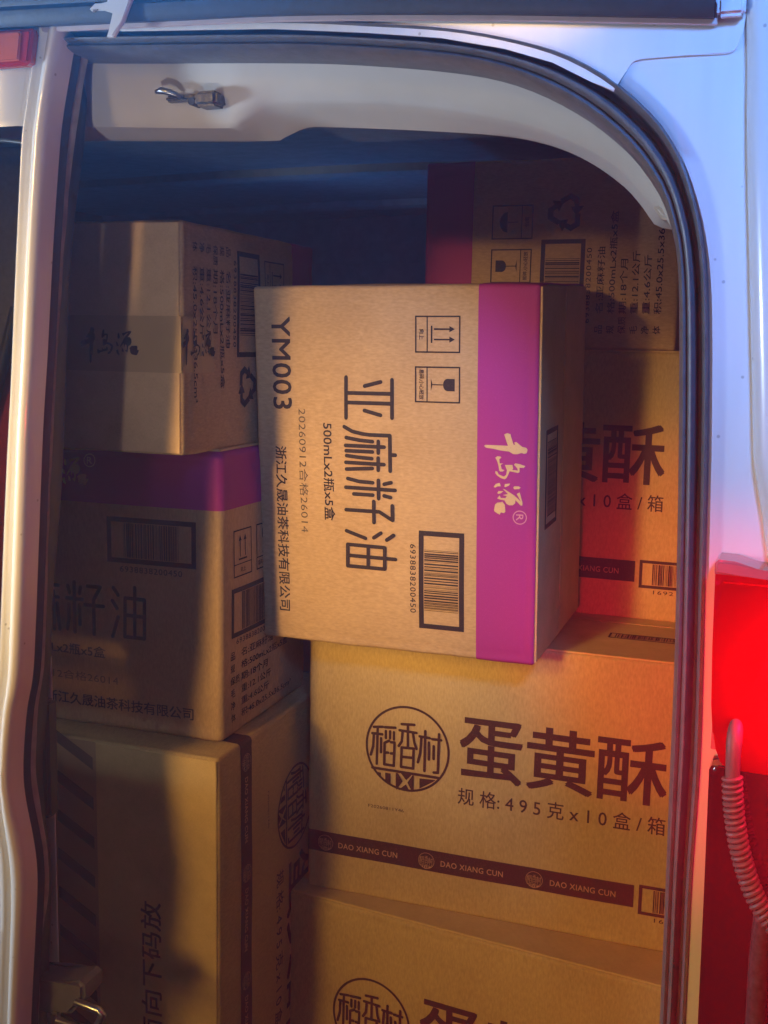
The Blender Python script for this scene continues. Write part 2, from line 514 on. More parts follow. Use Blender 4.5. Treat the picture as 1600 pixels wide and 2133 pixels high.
def sym_up(u0, v0, u1, v1):
    F = Flat(); F.frame(u0, v0, u1, v1, 0.0017)
    h = v1 - v0; w = u1 - u0; vb = v0 + h * 0.27
    F.rect(u0 + 0.0017, vb - 0.0006, u1 - 0.0017, vb + 0.0006)
    F.rect(u0 + w * .27, v0 + h * .35, u0 + w * .73, v0 + h * .385)
    for k in (.36, .64):
        c = u0 + w * k
        F.rect(c - 0.0009, v0 + h * .42, c + 0.0009, v0 + h * .78)
        F.poly([(c - 0.0036, v0 + h * .76), (c + 0.0036, v0 + h * .76), (c, v0 + h * .88)])
    F.text('向上', u0 + w * .36, v0 + h * .09, u0 + w * .64, v0 + h * .20, 0.01)
    return F

def sym_glass(u0, v0, u1, v1):
    F = Flat(); F.frame(u0, v0, u1, v1, 0.0017)
    h = v1 - v0; w = u1 - u0; vb = v0 + h * 0.27; c = (u0 + u1) / 2
    F.rect(u0 + 0.0017, vb - 0.0006, u1 - 0.0017, vb + 0.0006)
    F.poly([(c - w * .18, v0 + h * .355), (c + w * .18, v0 + h * .355), (c + w * .03, v0 + h * .385), (c - w * .03, v0 + h * .385)])
    F.rect(c - 0.0006, v0 + h * .38, c + 0.0006, v0 + h * .62)
    r = w * .17; pts = [(c - r, v0 + h * .88), (c - r, v0 + h * .72)]
    for i in range(1, 8):
        a = math.pi + math.pi * i / 8
        pts.append((c + r * math.cos(a), v0 + h * .72 + r * 0.75 * math.sin(a)))
    pts += [(c + r, v0 + h * .72), (c + r, v0 + h * .88)]
    F.poly(pts)
    F.text('易碎,小心轻放', u0 + w * .08, v0 + h * .09, u1 - w * .08, v0 + h * .20, 0.01)
    return F

def sym_umbrella(u0, v0, u1, v1):
    F = Flat(); F.frame(u0, v0, u1, v1, 0.0017)
    h = v1 - v0; w = u1 - u0; vb = v0 + h * 0.27; c = (u0 + u1) / 2
    F.rect(u0 + 0.0017, vb - 0.0006, u1 - 0.0017, vb + 0.0006)
    r = w * .3; pts = [(c + r * math.cos(math.pi * i / 10), v0 + h * .62 + r * 0.8 * math.sin(math.pi * i / 10)) for i in range(11)]
    F.poly(pts); F.rect(c - 0.0006, v0 + h * .36, c + 0.0006, v0 + h * .62)
    F.text('怕雨', u0 + w * .36, v0 + h * .09, u0 + w * .64, v0 + h * .20, 0.01)
    return F

def recycle(cu, cv, r):
    F = Flat()
    for k in range(3):
        a = R(90 + 120 * k)
        def at(x, y):
            return (cu + x * math.cos(a - R(90)) - y * math.sin(a - R(90)), cv + x * math.sin(a - R(90)) + y * math.cos(a - R(90)))
        F.poly([at(-r * .62, r * .42), at(-r * .30, r * .95), at(r * .22, r * .95), at(r * .42, r * .62), at(r * .62, r * .72), at(r * .58, r * .12), at(r * .06, r * .36), at(r * .22, r * .48), at(r * .08, r * .66), at(-r * .16, r * .66), at(-r * .38, r * .28)])
    return F

def joined(*fl):
    G = Flat()
    for F in fl:
        b = len(G.v); G.v += F.v; G.f += [tuple(b + i for i in f) for f in F.f]
    return G

# outlines of the lettering, in millimetres on the carton's face
TITLE = [[(109.2, 124.9), (158.5, 124.4)], [(111.4, 183.9), (157.0, 183.8)], [(128.1, 126.8), (128.1, 183.7)], [(139.7, 126.6), (139.9, 183.6)], [(119.4, 149.0), (114.1, 169.5)], [(148.9, 148.5), (154.1, 169.3)], [(169.4, 121.9), (174.8, 132.5), (177.4, 145.7), (178.3, 154.9), (178.4, 181.0), (221.6, 181.2)], [(201.8, 181.4), (201.8, 187.9)], [(182.6, 124.3), (185.2, 141.5), (186.4, 158.7)], [(192.3, 123.4), (192.5, 173.7)], [(185.8, 166.2), (200.0, 166.0)], [(198.8, 124.0), (198.9, 158.5)], [(204.8, 124.5), (206.4, 141.2), (207.2, 157.7)], [(213.2, 123.4), (213.9, 173.4)], [(206.2, 165.9), (221.1, 165.8)], [(221.6, 124.1), (219.2, 158.2)], [(233.2, 125.6), (236.2, 140.6), (236.9, 158.6)], [(244.4, 122.7), (244.9, 187.5)], [(233.6, 165.9), (256.2, 166.0)], [(252.1, 133.3), (252.2, 158.6)], [(238.0, 173.4), (235.6, 182.3)], [(252.3, 173.2), (254.0, 181.7)], [(264.2, 183.7), (282.3, 183.8), (272.6, 166.7), (272.6, 122.6)], [(260.1, 159.6), (286.5, 159.6)], [(299.3, 122.5), (307.2, 148.1)], [(305.8, 158.9), (299.3, 168.3)], [(307.5, 176.0), (301.0, 184.9)], [(316.5, 123.9), (317.4, 173.2), (344.5, 172.9), (344.0, 123.6), (316.5, 123.9)], [(317.3, 151.6), (344.0, 151.1)], [(330.5, 125.9), (331.1, 187.3)]]
BRUSH = [[(186.1, 298.5), (184.7, 300.3), (184.8, 327.1), (171.7, 322.6), (170.0, 326.3), (171.1, 330.0), (174.4, 330.7), (183.3, 333.9), (183.2, 335.8), (180.8, 334.5), (179.8, 336.9), (185.3, 343.8), (186.5, 348.7), (188.6, 350.3), (192.6, 349.2), (193.6, 346.4), (192.5, 343.3), (194.3, 338.4), (194.2, 333.5), (191.4, 328.5), (190.4, 317.3), (188.9, 309.8), (188.0, 301.0)], [(199.4, 312.1), (197.5, 314.9), (197.9, 318.6), (199.1, 319.6), (200.7, 317.1), (205.9, 317.5), (205.7, 321.9), (207.7, 318.8), (212.5, 320.1), (213.6, 323.6), (215.2, 321.4), (215.4, 318.3), (213.9, 317.0), (207.8, 316.0), (202.7, 314.3)], [(207.4, 323.8), (207.0, 332.8), (211.2, 333.8), (212.8, 332.6), (213.4, 339.4), (211.0, 338.7), (206.6, 334.6), (205.0, 336.2), (205.7, 341.1), (207.8, 347.9), (210.0, 346.1), (209.9, 341.2), (215.1, 341.3), (216.1, 339.5), (214.5, 329.5), (219.5, 327.7), (223.0, 325.6), (224.3, 323.4), (223.0, 319.0), (220.2, 314.6), (217.5, 312.4), (215.0, 312.6), (215.5, 314.8), (218.8, 316.5), (221.3, 322.8), (219.0, 325.5), (213.4, 326.4)], [(233.9, 310.7), (230.4, 313.2), (228.9, 317.9), (232.8, 319.2), (233.1, 315.4), (234.8, 312.3)], [(233.2, 323.6), (230.1, 324.1), (229.0, 330.4), (231.4, 329.2), (233.5, 324.8)], [(233.9, 334.2), (232.1, 335.4), (232.0, 340.4), (233.1, 342.9), (235.0, 341.1), (235.6, 335.5)], [(241.1, 315.2), (238.6, 316.7), (238.5, 322.4), (240.8, 319.9), (242.0, 316.8)], [(235.8, 321.7), (236.3, 324.2), (243.0, 335.6), (250.0, 343.5), (241.0, 338.4), (239.0, 341.8), (251.1, 345.4), (254.5, 345.2), (254.3, 343.0), (248.5, 337.0), (252.2, 336.7), (254.6, 333.9), (254.9, 329.6), (253.5, 326.4), (249.3, 323.8), (248.7, 318.8), (247.6, 315.0), (243.7, 318.1), (246.8, 319.4), (246.7, 325.0), (244.2, 326.6), (243.2, 321.8), (241.6, 328.1)], [(261.9, 311.4), (255.0, 312.6), (252.6, 315.1), (252.0, 319.5), (251.0, 321.3), (254.8, 324.5), (262.9, 325.0), (264.6, 323.4), (263.9, 319.6), (266.8, 318.4), (265.4, 315.2), (263.4, 312.0)]]
LOGO = [[(96.2, 245.4), (109.0, 247.1)], [(101.7, 245.3), (101.4, 194.6)], [(94.2, 236.3), (108.4, 236.6)], [(96.3, 235.3), (95.8, 218.4), (92.6, 206.1)], [(106.8, 230.9), (107.1, 211.5)], [(112.0, 247.1), (126.9, 248.3)], [(113.5, 241.9), (113.6, 232.2)], [(119.5, 242.3), (119.5, 232.7)], [(124.9, 241.8), (125.1, 231.7)], [(118.3, 229.1), (112.0, 225.3), (112.2, 195.4), (125.9, 195.3), (126.0, 227.7), (120.9, 227.4)], [(113.6, 212.0), (117.4, 212.3)], [(121.3, 211.9), (125.5, 212.3)], [(135.6, 254.7), (153.3, 256.0)], [(144.5, 254.4), (145.0, 224.5)], [(132.9, 245.8), (156.5, 245.3)], [(137.1, 243.4), (136.2, 230.8), (132.1, 223.9)], [(151.9, 244.2), (153.9, 231.6), (157.0, 223.3)], [(136.4, 222.4), (153.2, 223.2), (153.1, 195.5), (136.1, 195.5), (136.4, 222.4)], [(137.5, 209.6), (152.7, 210.1)], [(168.9, 249.5), (169.1, 194.6)], [(161.2, 241.3), (175.4, 240.8)], [(163.7, 239.6), (162.6, 217.8), (159.6, 205.3)], [(174.3, 234.5), (174.9, 211.3)], [(178.7, 240.0), (191.1, 240.1)], [(188.0, 247.9), (187.8, 194.9), (182.0, 194.4)], [(181.0, 230.4), (181.3, 213.0)], [(95.5, 188.7), (188.4, 187.9)]]
LOGOP = [[(101.2, 183.6), (108.1, 183.3), (108.2, 178.7)], [(114.1, 184.2), (121.9, 184.1), (122.2, 168.5), (114.4, 172.8)], [(129.1, 186.1), (132.5, 186.1), (139.1, 175.8), (130.9, 162.6), (129.6, 165.0)], [(136.3, 186.7), (151.6, 186.5), (144.2, 178.2)], [(143.9, 172.3), (149.6, 163.0), (133.4, 163.0)], [(152.9, 186.3), (154.6, 186.1), (155.1, 164.7), (152.1, 164.3), (145.9, 175.1)], [(162.6, 183.5), (185.2, 184.5), (181.9, 181.5), (163.0, 169.3)]]
def mm(sts):
    return [[(u / 1000, v / 1000) for u, v in st] for st in sts]

# ------------------------------------------------------------------ the van (rear end, seen from behind)
van = empty('white_van', (-0.7, 0.95, 0.0))
tag(van, 'white van with its right rear door open on the stacked cartons', 'van')
van_inv = van.matrix_world.inverted()
def vpart(o, parent=None):
    """keep the world place while hanging the part under the van (or one of its parts)"""
    p = parent or van
    o.parent = p
    o.matrix_parent_inverse = van_inv.copy() if p is van else Matrix.Identity(4)
    return o

SEAL_OUT = [(-0.7946, 1.8380), (-0.7094, 1.8345), (-0.6419, 1.8306), (-0.5907, 1.8279), (-0.4427, 1.8187), (-0.3547, 1.8089), (-0.2921, 1.8006), (-0.2397, 1.7886), (-0.2006, 1.7758), (-0.1697, 1.7594), (-0.1467, 1.7420), (-0.1236, 1.7195), (-0.1078, 1.6957), (-0.0974, 1.6704), (-0.0899, 1.6450), (-0.0840, 1.6124), (-0.0796, 1.5613), (-0.0755, 1.4869), (-0.0732, 1.4299), (-0.0717, 1.3914), (-0.0676, 1.2844), (-0.0659, 1.2164), (-0.0664, 1.1555), (-0.0665, 1.1051), (-0.0647, 0.9858), (-0.0630, 0.8080)]
SEAL_IN = [(-0.7947, 1.8194), (-0.7201, 1.8144), (-0.6644, 1.8106), (-0.5989, 1.8062), (-0.4521, 1.7969), (-0.3840, 1.7903), (-0.3186, 1.7815), (-0.2684, 1.7714), (-0.2275, 1.7562), (-0.1873, 1.7335), (-0.1554, 1.7079), (-0.1354, 1.6851), (-0.1211, 1.6625), (-0.1122, 1.6363), (-0.1079, 1.6139), (-0.1039, 1.5612), (-0.1000, 1.4845), (-0.0974, 1.4257), (-0.0938, 1.3256), (-0.0926, 1.2765), (-0.0914, 1.2011), (-0.0889, 1.0721), (-0.0876, 0.9681), (-0.0862, 0.8076)]
NS = 110
so = catmull(SEAL_OUT, NS); si = catmull(SEAL_IN, NS)

# rear body panel, from under the seal outwards
rows = []
for k in range(9):
    t = k / 8
    row = []
    for p in so:
        inner = Vector((p.x - 0.004, p.y - 0.004))
        if p.x < -0.30:
            outer = Vector((p.x, 1.93))
        elif p.y > 1.60:
            f = (p.x + 0.30) / (-0.0805 + 0.30); f = min(1, max(0, f))
            outer = Vector((-0.30 + f * 0.44, 1.93 - max(0, (f - 0.55) / 0.45) * 0.33))
        else:
            outer = Vector((0.14, p.y))
        q = inner.lerp(outer, t ** 1.6)
        y = 0.905 + 0.016 * max(0.0, 1 - t ** 1.6 * (outer - inner).length / 0.010) ** 2
        row.append((q.x, y, q.y))
    rows.append(row)
panel = vpart(loft('rear_body_panel', rows, 'white', smooth=60))
plate = [(-0.159, 1.7442), (-0.1478, 1.764), (-0.1447, 1.7666), (-0.1396, 1.7676), (-0.1091, 1.7671), (-0.0777, 1.7663), (-0.073, 1.7673), (-0.0705, 1.7698), (-0.0674, 1.7797), (-0.0651, 1.7939), (-0.0632, 1.8261), (-0.6453, 1.8636), (-0.6457, 1.8361), (-0.5978, 1.8209), (-0.4498, 1.8118), (-0.3617, 1.802), (-0.2991, 1.7935), (-0.2467, 1.7816), (-0.2076, 1.7687), (-0.1771, 1.7526)]
vpart(extrude('pressed_header_panel', plate, 0.9028, 0.9045, 'white', bevel=0.0009, seg=3), panel)

# proud hinge-side edge of the body, right border of the picture
PALE = [(-0.0693, 1.8977), (-0.0665, 1.8007), (-0.0633, 1.7546), (-0.0601, 1.7003), (-0.0515, 1.5967), (-0.0454, 1.5260), (-0.0408, 1.4719), (-0.0376, 1.4539), (-0.0313, 1.4249), (-0.0256, 1.3957), (-0.0148, 1.3607), (-0.0044, 1.3084)]
pc = catmull(PALE, 60)
prof = [(0.0, 0.907), (0.0015, 0.899), (0.004, 0.893), (0.008, 0.8885), (0.014, 0.885), (0.022, 0.8835), (0.028, 0.886), (0.034, 0.885), (0.06, 0.884), (0.14, 0.884)]
vpart(loft('hinge_edge', [[(p.x + dx, y, p.y) for p in pc] for dx, y in prof], 'white', smooth=50))

# black drip strip above the opening, with its sealant line
STRIP = [(-0.8165, 1.8346), (-0.5714, 1.8248), (-0.4284, 1.8189), (-0.2635, 1.8065), (-0.1746, 1.7982), (-0.0871, 1.7898)]
sc_ = catmull(STRIP, 40)
prof = [(0.0, 0.8985), (-0.001, 0.890), (0.003, 0.8865), (0.012, 0.8845), (0.016, 0.8865), (0.020, 0.8845), (0.05, 0.883), (0.06, 0.899)]
st = loft('drip_strip', [[(p.x, y, p.y + dz) for p in sc_] for dz, y in prof], 'rubber', smooth=35)
vpart(st)
e = sc_[-1]
vpart(make('strip_end', [(e.x, y, e.y + dz) for dz, y in prof], [tuple(range(len(prof)))], 'rubber'), st)
vpart(loft('sealant_line', [[(p.x + 0.002, y, p.y + dz) for p in sc_] for dz, y in ((-0.0042, 0.8995), (-0.0036, 0.8975), (0.001, 0.8970), (0.002, 0.8995))], 'sealant'), st)
vpart(box('roof_corner_cap', (-0.0854, 0.889, 1.7896), (-0.0653, 0.9, 1.8072), 'white', bevel=0.003, seg=3), panel)

# rubber seal round the opening: groove on the outside, ribbed bulb on the inside
prof = [(-0.06, 0.012), (0.0, -0.004), (0.05, -0.009), (0.12, -0.009), (0.18, -0.003), (0.24, 0.004), (0.34, 0.005), (0.40, 0.000), (0.44, -0.010), (0.50, -0.015), (0.57, -0.0165), (0.63, -0.0135), (0.66, -0.0105), (0.70, -0.0135), (0.77, -0.017), (0.85, -0.0165), (0.92, -0.012), (0.98, -0.003), (1.0, 0.008), (1.0, 0.03)]
rows = []
for t, dy in prof:
    row = []
    for i in range(NS):
        a, b = so[i], si[i]
        q = a.lerp(b, t)
        row.append((q.x, 0.908 + 0.028 * t + dy, q.y))
    rows.append(row)
vpart(loft('door_seal', rows, 'seal', smooth=60))
# dark return behind the seal, closing the pillar
rows = []
for dx, y in ((0.0, 0.945), (0.004, 0.99), (0.03, 1.04), (0.14, 1.06)):
    row = []
    for i in range(NS):
        p = si[i]; d = (so[i] - si[i]).normalized()
        q = p + d * dx
        row.append((q.x, y, q.y))
    rows.append(row)
vpart(loft('pillar_return', rows, 'dark_plastic', smooth=60))

# grey inner header trim with its thicker left part and the foot at its right end
TT = [(-0.8157, 1.8250), (-0.6786, 1.8162), (-0.6117, 1.8118), (-0.4618, 1.8022), (-0.3921, 1.7955), (-0.3255, 1.7864), (-0.2741, 1.7761), (-0.2324, 1.7605), (-0.1913, 1.7373), (-0.1587, 1.7113), (-0.1383, 1.6879), (-0.1237, 1.6649), (-0.1146, 1.6407)]
TC = [(-0.8274, 1.7631), (-0.6942, 1.7584), (-0.5406, 1.7498), (-0.5195, 1.7537), (-0.4908, 1.7675), (-0.4562, 1.7671), (-0.3766, 1.7627), (-0.3092, 1.7522), (-0.2444, 1.7371), (-0.2024, 1.7202), (-0.1693, 1.7014), (-0.1486, 1.6813), (-0.1317, 1.6616), (-0.1181, 1.6549)]
TB = [(-0.8375, 1.7571), (-0.7299, 1.7531), (-0.5246, 1.7441), (-0.5001, 1.7456), (-0.4745, 1.7543), (-0.4443, 1.7533), (-0.3477, 1.7454), (-0.2788, 1.7380), (-0.2343, 1.7277), (-0.1992, 1.7120), (-0.1687, 1.6905), (-0.1511, 1.6717), (-0.1400, 1.6571), (-0.1256, 1.6532)]
NT = 90
tt = catmull(TT, NT); tcr = catmull(TC, NT); tb = catmull(TB, NT)
rows = [[(p.x, 0.952, p.y + 0.01) for p in tt], [(p.x, 0.958, p.y) for p in tt]]
for t, dy in ((0.3, -0.003), (0.7, -0.002), (0.93, 0.0)):
    rows.append([(a.lerp(b, t).x, 0.96 + 0.02 * t + dy, a.lerp(b, t).y) for a, b in zip(tt, tcr)])
for t in (0.07, 0.35, 0.8, 0.97):
    rows.append([(a.lerp(b, t).x, 0.98 + 0.05 * t, a.lerp(b, t).y) for a, b in zip(tcr, tb)])
rows.append([(p.x, 1.034, p.y + 0.003) for p in tb])
rows.append([(p.x, 1.045, p.y + 0.02) for p in tb])
trim = vpart(loft('header_trim', rows, 'trim', smooth=35))
vpart(extrude('trim_foot', [(-0.1336, 1.6651), (-0.1264, 1.6552), (-0.1150, 1.6536), (-0.1114, 1.6593), (-0.1129, 1.6717)], 0.962, 1.02, 'trim', bevel=0.003, seg=3), trim)

# small metal catch fixed on the trim
catch = vpart(box('metal_catch', (-0.5543, 0.952, 1.7643), (-0.5313, 0.975, 1.7777), 'steel', bevel=0.003, seg=3))
vpart(tube('catch_lever', [Vector((-0.5953, 0.955, 1.7797)), Vector((-0.5879, 0.952, 1.7800)), Vector((-0.5795, 0.953, 1.7780)), Vector((-0.5721, 0.960, 1.7752))], [0.002, 0.0032, 0.003, 0.002], 'chrome'), catch)
vpart(box('catch_plate', (-0.5911, 0.963, 1.7722), (-0.5508, 0.978, 1.7779), 'steel', bevel=0.002), catch)
for x in (-0.5600, -0.5390):
    vpart(tube('bolt', [Vector((x, 0.958, 1.7700)), Vector((x, 0.976, 1.7700))], 0.0035, 'dark_plastic', seg=12), catch)

# interior shell: headliner, side walls, bulkhead, load floor
ln = vpart(loft('headliner', [[(x, y, 1.775 - 0.02 * ((x + 0.74) / 0.8) ** 2 + (0.0 if y < 1.1 else 0.075)) for x in (-1.56, -1.3, -1.0, -0.74, -0.5, -0.2, 0.07)] for y in (1.03, 1.12, 1.6, 2.2, 2.6)], 'liner', smooth=40))
for yb in (1.42, 1.86, 2.30):
    vpart(loft('roof_bow', [[(x, yb + dy, 1.850 - 0.02 * ((x + 0.74) / 0.8) ** 2 - dz) for x in (-1.56, -1.3, -1.0, -0.74, -0.5, -0.2, 0.07)] for dy, dz in ((-0.035, -0.004), (-0.028, 0.012), (-0.018, 0.016), (0.018, 0.016), (0.028, 0.012), (0.035, -0.004))], 'liner', smooth=40))
for zb in (1.20, 1.55, 1.74):
    vpart(box('bulkhead_rail', (-1.56, 2.535, zb), (0.06, 2.551, zb + 0.03), 'liner', bevel=0.004))
vpart(box('side_wall', (0.062, 1.05, 0.40), (0.10, 3.0, 1.80), 'liner', bevel=0.004))
vpart(box('side_wall', (-1.60, 1.05, 0.40), (-1.56, 3.0, 1.80), 'liner', bevel=0.004))
vpart(box('bulkhead', (-1.62, 2.55, 0.38), (0.12, 2.60, 1.86), 'liner', bevel=0.004))
vpart(box('load_floor', (-1.62, 0.96, 0.36), (0.12, 3.0, 0.4300), 'dark_plastic', bevel=0.003))
vpart(box('roof_skin', (-1.7357, 0.93, 1.8752), (0.14, 3.02, 1.89), 'white', bevel=0.004))

# ---------------------------------------------------------------- left rear door, closed
EDGE = [(-0.6340, 1.9049), (-0.6524, 1.8523), (-0.6626, 1.8200), (-0.6697, 1.7912), (-0.6775, 1.7578), (-0.6828, 1.7246), (-0.6924, 1.6390), (-0.7017, 1.5379), (-0.7097, 1.4591), (-0.7178, 1.3520), (-0.7242, 1.2661), (-0.7297, 1.2073), (-0.7381, 1.1708), (-0.7438, 1.1260), (-0.7454, 1.0953), (-0.7428, 1.0692), (-0.7356, 1.0339), (-0.7316, 1.0056), (-0.7314, 0.9749), (-0.7357, 0.9215), (-0.7438, 0.8271), (-0.7475, 0.7631)]
WIN_R = [(-0.6711, 1.9054), (-0.6795, 1.8527), (-0.6874, 1.8226), (-0.6978, 1.7758), (-0.7043, 1.7446), (-0.7071, 1.7292), (-0.7176, 1.6148), (-0.7270, 1.5051), (-0.7361, 1.4106), (-0.7485, 1.2635), (-0.7517, 1.2232), (-0.7577, 1.1821), (-0.7635, 1.1335), (-0.7637, 1.0686), (-0.7604, 1.0143), (-0.7605, 0.9490), (-0.7655, 0.8615), (-0.7707, 0.7625)]
GL = [(-0.6411, 1.9096), (-0.6581, 1.8609), (-0.6685, 1.8278), (-0.6773, 1.7982), (-0.6882, 1.7332), (-0.6996, 1.6606), (-0.7077, 1.5751), (-0.7223, 1.4141), (-0.7334, 1.2835), (-0.7379, 1.2179), (-0.7422, 1.1973), (-0.7507, 1.1598), (-0.7566, 1.1137), (-0.7576, 1.0823), (-0.7548, 1.0554), (-0.7492, 1.0187), (-0.7439, 0.9899), (-0.7436, 0.9583), (-0.7504, 0.9027), (-0.7574, 0.8059), (-0.7595, 0.7635)]
GR = [(-0.6295, 1.9094), (-0.6458, 1.8613), (-0.6560, 1.8281), (-0.6663, 1.7987), (-0.6799, 1.7338), (-0.6911, 1.6611), (-0.7008, 1.5754), (-0.7162, 1.4139), (-0.7254, 1.2832), (-0.7298, 1.2175), (-0.7328, 1.1971), (-0.7401, 1.1598), (-0.7440, 1.1139), (-0.7438, 1.0826), (-0.7397, 1.0560), (-0.7334, 1.0194), (-0.7317, 0.9899), (-0.7327, 0.9581), (-0.7432, 0.9017), (-0.7499, 0.8047), (-0.7518, 0.7637)]
DR = [(-0.6622, 1.9042), (-0.6757, 1.8457), (-0.6875, 1.7391), (-0.7007, 1.6645), (-0.7103, 1.5763), (-0.7218, 1.4107), (-0.7376, 1.2759), (-0.7420, 1.2083), (-0.7486, 1.1494), (-0.7551, 1.1020), (-0.7561, 1.0696), (-0.7540, 1.0324), (-0.7489, 0.9889), (-0.7485, 0.9407), (-0.7526, 0.8840), (-0.7595, 0.7845), (-0.7607, 0.7640)]
zs = [1.905 - 1.185 * i / 140 for i in range(141)]
sm = lambda c: [(p.x, p.y) for p in catmull(c, 200)]
eC, wC, glC, grC, drC = (sm(c) for c in (EDGE, WIN_R, GL, GR, DR))
ex = [interp(eC, z) for z in zs]; wx = [interp(wC, z) for z in zs]; gl = [interp(glC, z) for z in zs]; gr = [interp(grC, z) for z in zs]; dr = [interp(drC, z) for z in zs]
rows = []
for t, y in ((0.0, 0.911), (0.0, 0.903), (0.04, 0.8985), (0.14, 0.8965), (0.30, 0.8975), (0.40, 0.9005), (0.46, 0.9015), (0.52, 0.9000), (0.60, 0.8965), (0.75, 0.8955), (0.88, 0.8970), (0.96, 0.9005), (1.0, 0.906), (0.99, 0.925)):
    rows.append([(wx[i] + (ex[i] - wx[i]) * t, y, zs[i]) for i in range(len(zs))])
ldoor = vpart(loft('left_door', rows, 'white', smooth=50))
# flat skin above and below the window
up_i = [i for i, z in enumerate(zs) if z > 1.7385]
vpart(loft('upper_skin', [[(wx[i] if k == 0 else x, 0.8985 if k else 0.901, zs[i]) for i in up_i] for k, x in ((0, 0), (1, -0.70), (2, -0.9), (3, -1.4))][0:1] + [[(wx[i] - 0.004, 0.8975, zs[i]) for i in up_i], [(-0.80, 0.8965, zs[i]) for i in up_i], [(-1.40, 0.8975, zs[i]) for i in up_i]], 'white', smooth=50), ldoor)
lo_i = [i for i, z in enumerate(zs) if z < 1.2030]
vpart(loft('lower_skin', [[(wx[i], 0.901, zs[i]) for i in lo_i], [(wx[i] - 0.004, 0.8975, zs[i]) for i in lo_i], [(-0.80, 0.8965, zs[i]) for i in lo_i], [(-1.40, 0.8975, zs[i]) for i in lo_i]], 'white', smooth=50), ldoor)
vpart(box('window_frame', (-1.5407, 0.898, 1.2004), (-1.3841, 0.93, 1.7407), 'white', bevel=0.003), ldoor)
wi = [i for i, z in enumerate(zs) if 1.197 <= z <= 1.744]
pane = vpart(loft('window_pane', [[(-1.31, 0.912, zs[i]) for i in wi], [(wx[i] + 0.002, 0.912, zs[i]) for i in wi], [(wx[i] + 0.002, 0.916, zs[i]) for i in wi], [(-1.31, 0.916, zs[i]) for i in wi], [(-1.31, 0.912, zs[i]) for i in wi]], 'glass', smooth=30), ldoor)
gpath = [Vector((-1.3852, 0.909, 1.7396)), Vector((-0.7326, 0.909, 1.7342)), Vector((-0.7134, 0.909, 1.7319)), Vector((-0.7088, 0.909, 1.7256))] + [Vector((interp(wC, z) - 0.0008, 0.909, z)) for z in [1.72 - 0.50 * k / 20 for k in range(21)]] + [Vector((-0.7542, 0.909, 1.2155)), Vector((-0.7597, 0.909, 1.2090)), Vector((-0.7749, 0.909, 1.2068)), Vector((-1.4043, 0.909, 1.2029))]
vpart(tube('window_gasket', gpath, 0.0022, 'rubber', seg=8), ldoor)
# black gap, worn grey bulb seal and dark inner return, all following the door's edge
n = len(zs)
vpart(loft('edge_gap', [[(ex[i] - 0.004, 0.924, zs[i]) for i in range(n)], [(ex[i] + 0.002, 0.934, zs[i]) for i in range(n)], [(gl[i] + 0.002, 0.943, zs[i]) for i in range(n)], [(gl[i] - 0.012, 0.96, zs[i]) for i in range(n)]], 'rubber', smooth=60), ldoor)
rows = []
for k in range(11):
    a = math.pi * k / 10
    rows.append([((gl[i] + gr[i]) / 2 - math.cos(a) * (gr[i] - gl[i]) / 2, 0.944 - 0.011 * math.sin(a) + 0.0006 * math.sin(zs[i] * 61 + 2 * math.sin(zs[i] * 23)), zs[i]) for i in range(n)])
vpart(loft('bulb_seal', rows, 'bulb', smooth=80), ldoor)
vpart(loft('inner_return', [[(gr[i] - 0.003, 0.942, zs[i]) for i in range(n)], [((gr[i] + dr[i]) / 2 + 0.001, 0.950, zs[i]) for i in range(n)], [(dr[i] - 0.001, 0.962, zs[i]) for i in range(n)], [(dr[i], 0.970, zs[i]) for i in range(n)], [(dr[i] - 0.03, 0.985, zs[i]) for i in range(n)]], 'dark_plastic', smooth=70), ldoor)
vpart(box('inner_flange', (-0.8192, 0.9865, 0.7633), (-0.7544, 0.9885, 1.2087), 'white', bevel=0.0006), ldoor)
vpart(box('bump_stop', (-0.7929, 0.972, 1.0274), (-0.7505, 0.992, 1.1615), 'dark_plastic', bevel=0.004, seg=3), ldoor)
# high brake light on the door
bl = vpart(extrude('brake_light', [(-0.9466, 1.7970), (-0.6902, 1.7944), (-0.6859, 1.7968), (-0.6812, 1.8217), (-0.6832, 1.8261), (-0.9458, 1.8299)], 0.8860, 0.8985, 'brake_rim', bevel=0.003, seg=3), ldoor)
# hooked bracket at the top of the door
hook = [(-0.5653, 1.8786), (-0.5694, 1.8527), (-0.5716, 1.8399), (-0.5817, 1.8220), (-0.5908, 1.8097), (-0.5977, 1.8102), (-0.5884, 1.8301), (-0.6017, 1.8347), (-0.6082, 1.8352), (-0.6126, 1.8325), (-0.6147, 1.8346), (-0.6092, 1.8389), (-0.5992, 1.8382), (-0.5943, 1.8370), (-0.5912, 1.8789)]
vpart(extrude('door_hook', hook, 0.8780, 0.8840, 'white', bevel=0.0014, seg=3), ldoor)
# door lock body with its chromed loop
lk = vpart(extrude('lock_body', [(-0.7971, 0.8493), (-0.7369, 0.8516), (-0.6986, 0.8631), (-0.6916, 0.8599), (-0.6912, 0.8460), (-0.7104, 0.8215), (-0.7325, 0.8178), (-0.7977, 0.8146)], 0.945, 0.985, 'cast', bevel=0.004, seg=3), ldoor)
lp = [Vector((-0.6996, 0.943, 0.8412)), Vector((-0.6676, 0.940, 0.8406)), Vector((-0.6638, 0.940, 0.8368)), Vector((-0.6712, 0.938, 0.8198)), Vector((-0.6756, 0.938, 0.8164)), Vector((-0.7246, 0.940, 0.8162))]
vpart(tube('lock_loop', lp, 0.0042, 'chrome', seg=12), lk)
vpart(tube('lock_loop', [Vector((-0.7251, 0.938, 0.8244)), Vector((-0.7259, 0.938, 0.7751))], 0.0035, 'chrome', seg=12), lk)

